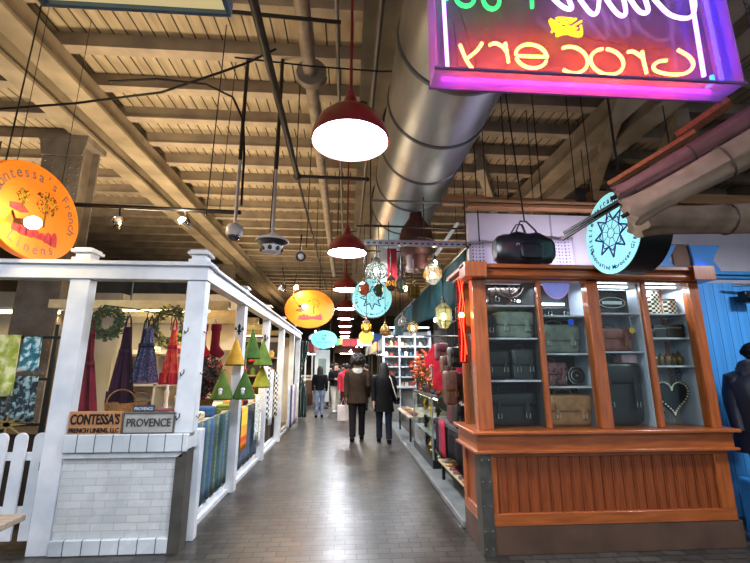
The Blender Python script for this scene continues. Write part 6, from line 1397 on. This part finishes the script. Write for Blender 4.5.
for i, (x, y, h, cl_, hk, lb) in enumerate(((-.75, 18.2, 1.75, '#26304a', 'short', 'person in a navy coat far down the aisle, at the left'), (.35, 17.5, 1.7, '#5a4436', 'long', 'person in a brown top far down the aisle, right of the red jacket'), (-.2, 20.5, 1.78, '#3c3c40', 'short', 'person in a grey coat at the far centre of the aisle'),
        (.75, 16.0, 1.72, '#2a2420', 'short', 'person in dark clothes far down the right side'), (.1, 23.5, 1.75, '#74242c', 'long', 'person in wine red, farthest in the aisle'), (-.5, 24.0, 1.72, '#202020', 'short', 'person in black, farthest at the left of the aisle'))):
    human(lb, x, y, h, .2*i, sk2, M('coat_far_%d' % i, cl_, .8), .85, dj, bk, hair_b, hk, bulk=1.1)
# man at the right edge
def scarf(t):
    mb = MB()
    for k_ in range(3): mb.tube([(.15*cos(a)*(1-.1*k_), -.01+.14*sin(a), 1.46+.045*k_+.015*sin(3*a+k_)) for a in [2*PI*i/24 for i in range(24)]], .045, 10, True)
    mb.build('scarf', M('scarf_grey', '#5b6066', .9, c2='#41454b', bump=.3, s=30), t)
    mb = MB(); mb.ball((0, -.005, 1.69), (.108, .115, .095), 20, 12); mb.lathe([(.112, 1.655), (.118, 1.67), (.118, 1.70), (.11, 1.71)], (0, -.005, 0), 24, closed=True); mb.build('beanie', M('beanie_black', '#1a1b20', .9, bump=.3, s=50), t)
puff = M('jacket_ink', '#1b2434', .45, c2='#121826', s=5, bump=.15)
o = human('person in a dark padded jacket with grey scarf, cut off by the right edge', 4.32, 4.0, 1.84, -.5, sk2, puff, .72, dj, bk, hair_b, 'short', stride=.05, bulk=1.4, extra=scarf)

# ================= far market =================
def booth(label, x0, x1, y0, y1, ctop, top, m, sign_m, words=None, side=1):
    t = thing('market_booth', label, 'booth', ((x0+x1)/2, (y0+y1)/2, 0))
    mb = MB(); mb.bx(x0, x1, y0, y1, 0, ctop); mb.build('counter', m, t, bevel=.01)
    mb = MB(); mb.bx(x0, x1, y0, y0+.04, top-.45, top); xa = x1-.04 if side < 0 else x0; mb.bx(xa, xa+.04, y0, y1, top-.45, top); mb.build('fascia', sign_m, t)
    for x in (x0+.03, x1-.08):
        for y in (y0+.05, y1-.08): mb = MB(); mb.bx(x, x+.06, y, y+.06, ctop, top); mb.build('post', white_paint if side < 0 else dark_steel, t)
    bx_ = x0+.05 if side < 0 else x1-.1; mb = MB(); mb.bx(bx_, bx_+.05, y0, y1, ctop, top); mb.build('back_panel', cab_dk, t)
    if words: mb = MB(); mb.text(words, .26, FRONT((x0+x1)/2, y0-.01, top-.22), .004); mb.build('lettering', EM('letter_glow', '#ffe8c0', 2), t)
    return t
booth('dark green booth with counter on the far left', -3.6, -1.7, 14.0, 17.2, 1.05, 2.6, M('booth_green', '#2d4438', .6), M('fascia_slate', '#6a7478', .5), None, -1)
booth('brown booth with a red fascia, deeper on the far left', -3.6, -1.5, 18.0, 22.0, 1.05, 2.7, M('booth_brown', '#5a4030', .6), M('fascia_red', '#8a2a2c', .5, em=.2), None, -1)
booth('grey booth at the far end on the left', -3.8, -1.4, 23.0, 28.0, 1.1, 2.8, M('booth_grey', '#5e5f60', .6), M('fascia_teal', '#2f6a70', .5), None, -1)
booth('steel-fronted booth with dark fascia on the far right', 1.3, 3.6, 13.5, 17.0, 1.05, 2.7, galv, M('fascia_slate', '#6a7478', .5), None, 1)
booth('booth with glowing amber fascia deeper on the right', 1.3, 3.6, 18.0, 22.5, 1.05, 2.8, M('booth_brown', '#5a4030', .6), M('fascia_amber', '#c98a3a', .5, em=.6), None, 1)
booth('booth with white fascia at the far end on the right', 1.2, 3.8, 23.5, 28.5, 1.1, 2.8, M('booth_grey', '#5e5f60', .6), M('fascia_white', '#c8cccc', .5), None, 1)
booth('dark central booth closing the far end of the aisle', -1.0, 1.0, 27.5, 29.5, 1.1, 3.0, M('booth_brown', '#5a4030', .6), M('fascia_maroon', '#5a2428', .5), None, 1)
t = thing('banner_stand', 'tall white banner stand behind the girl with long hair', 'banner', (-1.05, 16.6, 0)); mb = MB(); mb.bx(-1.32, -.72, 16.6, 16.64, .25, 2.3); mb.build('panel', M('banner_white', '#ccd4d4', .5, c2='#b8c2c4', s=2), t); mb = MB(); mb.bx(-1.3, -.74, 16.5, 16.75, 0, .05); mb.cyl((-1.02, 16.66, .05), (-1.02, 16.66, 2.3), .015); mb.build('stand', dark_steel, t)
mb = MB(); mb.bx(-1.18, -.86, 16.59, 16.6, 1.35, 1.95); mb.build('picture', M('print_grey', '#7f9494', .5), t)
def hsign(label, x, y, z, w, h, m, shape='rect'):
    t = thing('hanging_sign', label, 'sign', (x, y, z)); mb = MB()
    if shape == 'rect': mb.bx(x-w/2, x+w/2, y, y+.06, z-h/2, z+h/2)
    else: mb.prism(ell(w/2, h/2, 32), FRONT(x, y, z), -.06)
    mb.build('panel', m, t, bevel=.008); mb = MB(); mb.cyl((x, y+.03, z+h*.4), (x, y+.03, 5.88), .008, n=6); mb.build('hanger', dark_steel, t)
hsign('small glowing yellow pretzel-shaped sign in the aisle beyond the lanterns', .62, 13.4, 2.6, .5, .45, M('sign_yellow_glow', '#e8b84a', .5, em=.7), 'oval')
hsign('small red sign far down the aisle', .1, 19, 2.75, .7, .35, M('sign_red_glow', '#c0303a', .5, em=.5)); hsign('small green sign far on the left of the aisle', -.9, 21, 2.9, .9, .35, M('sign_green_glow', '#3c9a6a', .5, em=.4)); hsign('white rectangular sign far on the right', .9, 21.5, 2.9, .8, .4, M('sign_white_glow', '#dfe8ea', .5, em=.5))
for i, (x, y, z, nm) in enumerate(((-2.6, 15.5, 2.3, 'far left green booth'), (-2.4, 20, 2.3, 'far left brown booth'), (2.4, 15, 2.3, 'far right steel booth'), (2.4, 20, 2.3, 'amber booth'), (-2.5, 25.5, 2.4, 'far left grey booth'), (2.4, 26, 2.4, 'white-fascia booth'), (0, 27.2, 2.5, 'central far booth'))):
    t = thing('tube_light', 'tube light under the roof of the %s' % nm, 'lamp', (x, y, z)); mb = MB(); mb.cyl((x-.5, y, z), (x+.5, y, z), .025, n=10); mb.build('tube', EM('tube_far', '#fff0d0', 12), t); mb = MB(); mb.tube([(x, y, z+.02), (x, y, z+.3)], .008, 6); mb.build('stem', dark_steel, t); area(x, y, z-.05, 100, '#ffe8c8', 1.0, .1)
for i, (x, y, z) in enumerate(((-1.2, 15.0, 2.9), (.9, 14.6, 2.8), (-1.3, 18.5, 2.9), (1.0, 18.8, 2.9), (.5, 22.0, 2.7), (-.9, 25.5, 2.9), (.9, 25.8, 2.9))):
    bulb('bare bulb over the far aisle %s' % ('near the striped curtain', 'in front of the far right steel booth', 'by the brown booth', 'by the amber booth', 'at the centre', 'farthest on the left', 'farthest on the right')[i], x, y, z, 5.8, e=12)
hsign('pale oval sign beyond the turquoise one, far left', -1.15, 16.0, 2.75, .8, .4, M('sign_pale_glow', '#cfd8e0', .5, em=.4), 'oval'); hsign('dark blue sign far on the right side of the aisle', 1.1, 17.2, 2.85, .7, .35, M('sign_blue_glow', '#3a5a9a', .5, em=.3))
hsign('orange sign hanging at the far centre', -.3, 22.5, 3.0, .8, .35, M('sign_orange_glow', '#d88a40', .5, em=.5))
rg = random.Random(33); kk = 0
for (xa, xb, y, z0) in ((-3.5, -1.8, 14.2, 1.05), (1.4, 3.4, 13.7, 1.05)):
    for j in range(8):
        x = xa+(xb-xa)*j/7; h = .15+.2*rg.random(); c, nm = cc[j % 6]; mb = MB(); mb.lathe([(.07, 0), (.08, h*.6), (.03, h*.8), (.03, h)], (x, y, z0), 10)
        tag(mb.build('bottle', M('item_'+nm, c, .5)), '%s bottle, %s along the counter of the %s' % (nm, ('first', 'second', 'third', 'fourth', 'fifth', 'sixth', 'seventh', 'last')[j], ('far left green booth', 'far right steel booth')[kk]), 'bottle', 'bottles on the far counters')
    kk += 1
# ================= light =================
w = bpy.data.worlds.new('World'); sc.world = w; w.use_nodes = True
bg = w.node_tree.nodes['Background']; bg.inputs[0].default_value = (.80, .88, 1.0, 1); bg.inputs[1].default_value = .7
def area_disc(x, y, z, e, c, d):
    l = bpy.data.lights.new('pendant_light', 'AREA'); l.shape = 'DISK'; l.size = d; l.energy = e; l.color = lin(c)[:3]
    o = bpy.data.objects.new('pendant_light', l); COL.objects.link(o); o.location = (x, y, z); return o
for x, y in lamps: area_disc(x, y, 3.27, 85, '#eef3ff', .5)
# unseen uplights added above the stalls, warm, to wash the plank ceiling
for i, (x, y, e, c) in enumerate(((-2.9, 5.45, 120, '#ffe2b8'), (-3.2, 8.45, 150, '#ffe0b4'), (-2.6, 12.66, 130, '#ffe0b4'), (3.0, 7.6, 28, '#ffd8b8'), (2.8, 13.0, 70, '#ffd8b0'), (-6.5, 7.0, 120, '#ffe2b8'), (-2.5, 20.0, 120, '#ffd8a8'), (2.5, 20.0, 120, '#ffd8a8'), (-2.0, 1.2, 70, '#ffdcb0'))):
    z = 2.95 if i < 3 else 3.4
    t = thing('uplight', ('added warm uplight on the stall roof behind the right front post', 'second added warm uplight on the linen stall roof', 'third added warm uplight at the end of the linen stall roof', 'added uplight above the right hand stall', 'added uplight over the far right booth', 'added uplight far to the left behind the riveted column', 'added uplight over the far left booths', 'added uplight over the amber booth', 'added uplight behind the photographer at the left')[i], 'lamp', (x, y, z))
    mb = MB(); mb.lathe([(.03, -.12), (.08, -.05), (.1, 0), (.09, 0), (.07, -.05), (.0001, -.06)], (x, y, z), 18, closed=True); mb.build('reflector', chrome, t)
    mb = MB(); mb.tube([(x, y, z-.1), (x, y, 2.46)] if i < 3 else [(x, y, z-.1), (x, y, z-.16), (x+.13, y, z-.16), (x+.13, y, 5.88)], .012, 6); mb.build('stem', black_metal, t)
    l = bpy.data.lights.new('uplight_spot', 'SPOT'); l.energy = e*3.1; l.color = lin(c)[:3]; l.spot_size = R(150); l.spot_blend = .8; l.shadow_soft_size = .3
    o = bpy.data.objects.new('uplight_spot', l); COL.objects.link(o); o.location = (x, y, z+.03); o.rotation_euler = (R(180), 0, 0)

# ================= camera =================
cam = bpy.data.cameras.new('camera'); co = bpy.data.objects.new('camera', cam); COL.objects.link(co)
cam.sensor_fit = 'HORIZONTAL'; cam.sensor_width = 36; cam.lens = 36*397/750; cam.clip_start = .05
co.location = (0, 0, 1.6); co.rotation_euler = (R(90+12.2), 0, R(-3.9)); sc.camera = co
sc.view_settings.view_transform = 'Standard'; sc.view_settings.look = 'None'; sc.view_settings.gamma = 1; sc.view_settings.exposure = .12
sc.view_settings.use_curve_mapping = False
sc.cycles.use_denoising = True; sc.cycles.sample_clamp_indirect = 6; sc.cycles.max_bounces = 7; sc.cycles.diffuse_bounces = 4; sc.cycles.transparent_max_bounces = 12
sc.cycles.caustics_reflective = False; sc.cycles.caustics_refractive = False
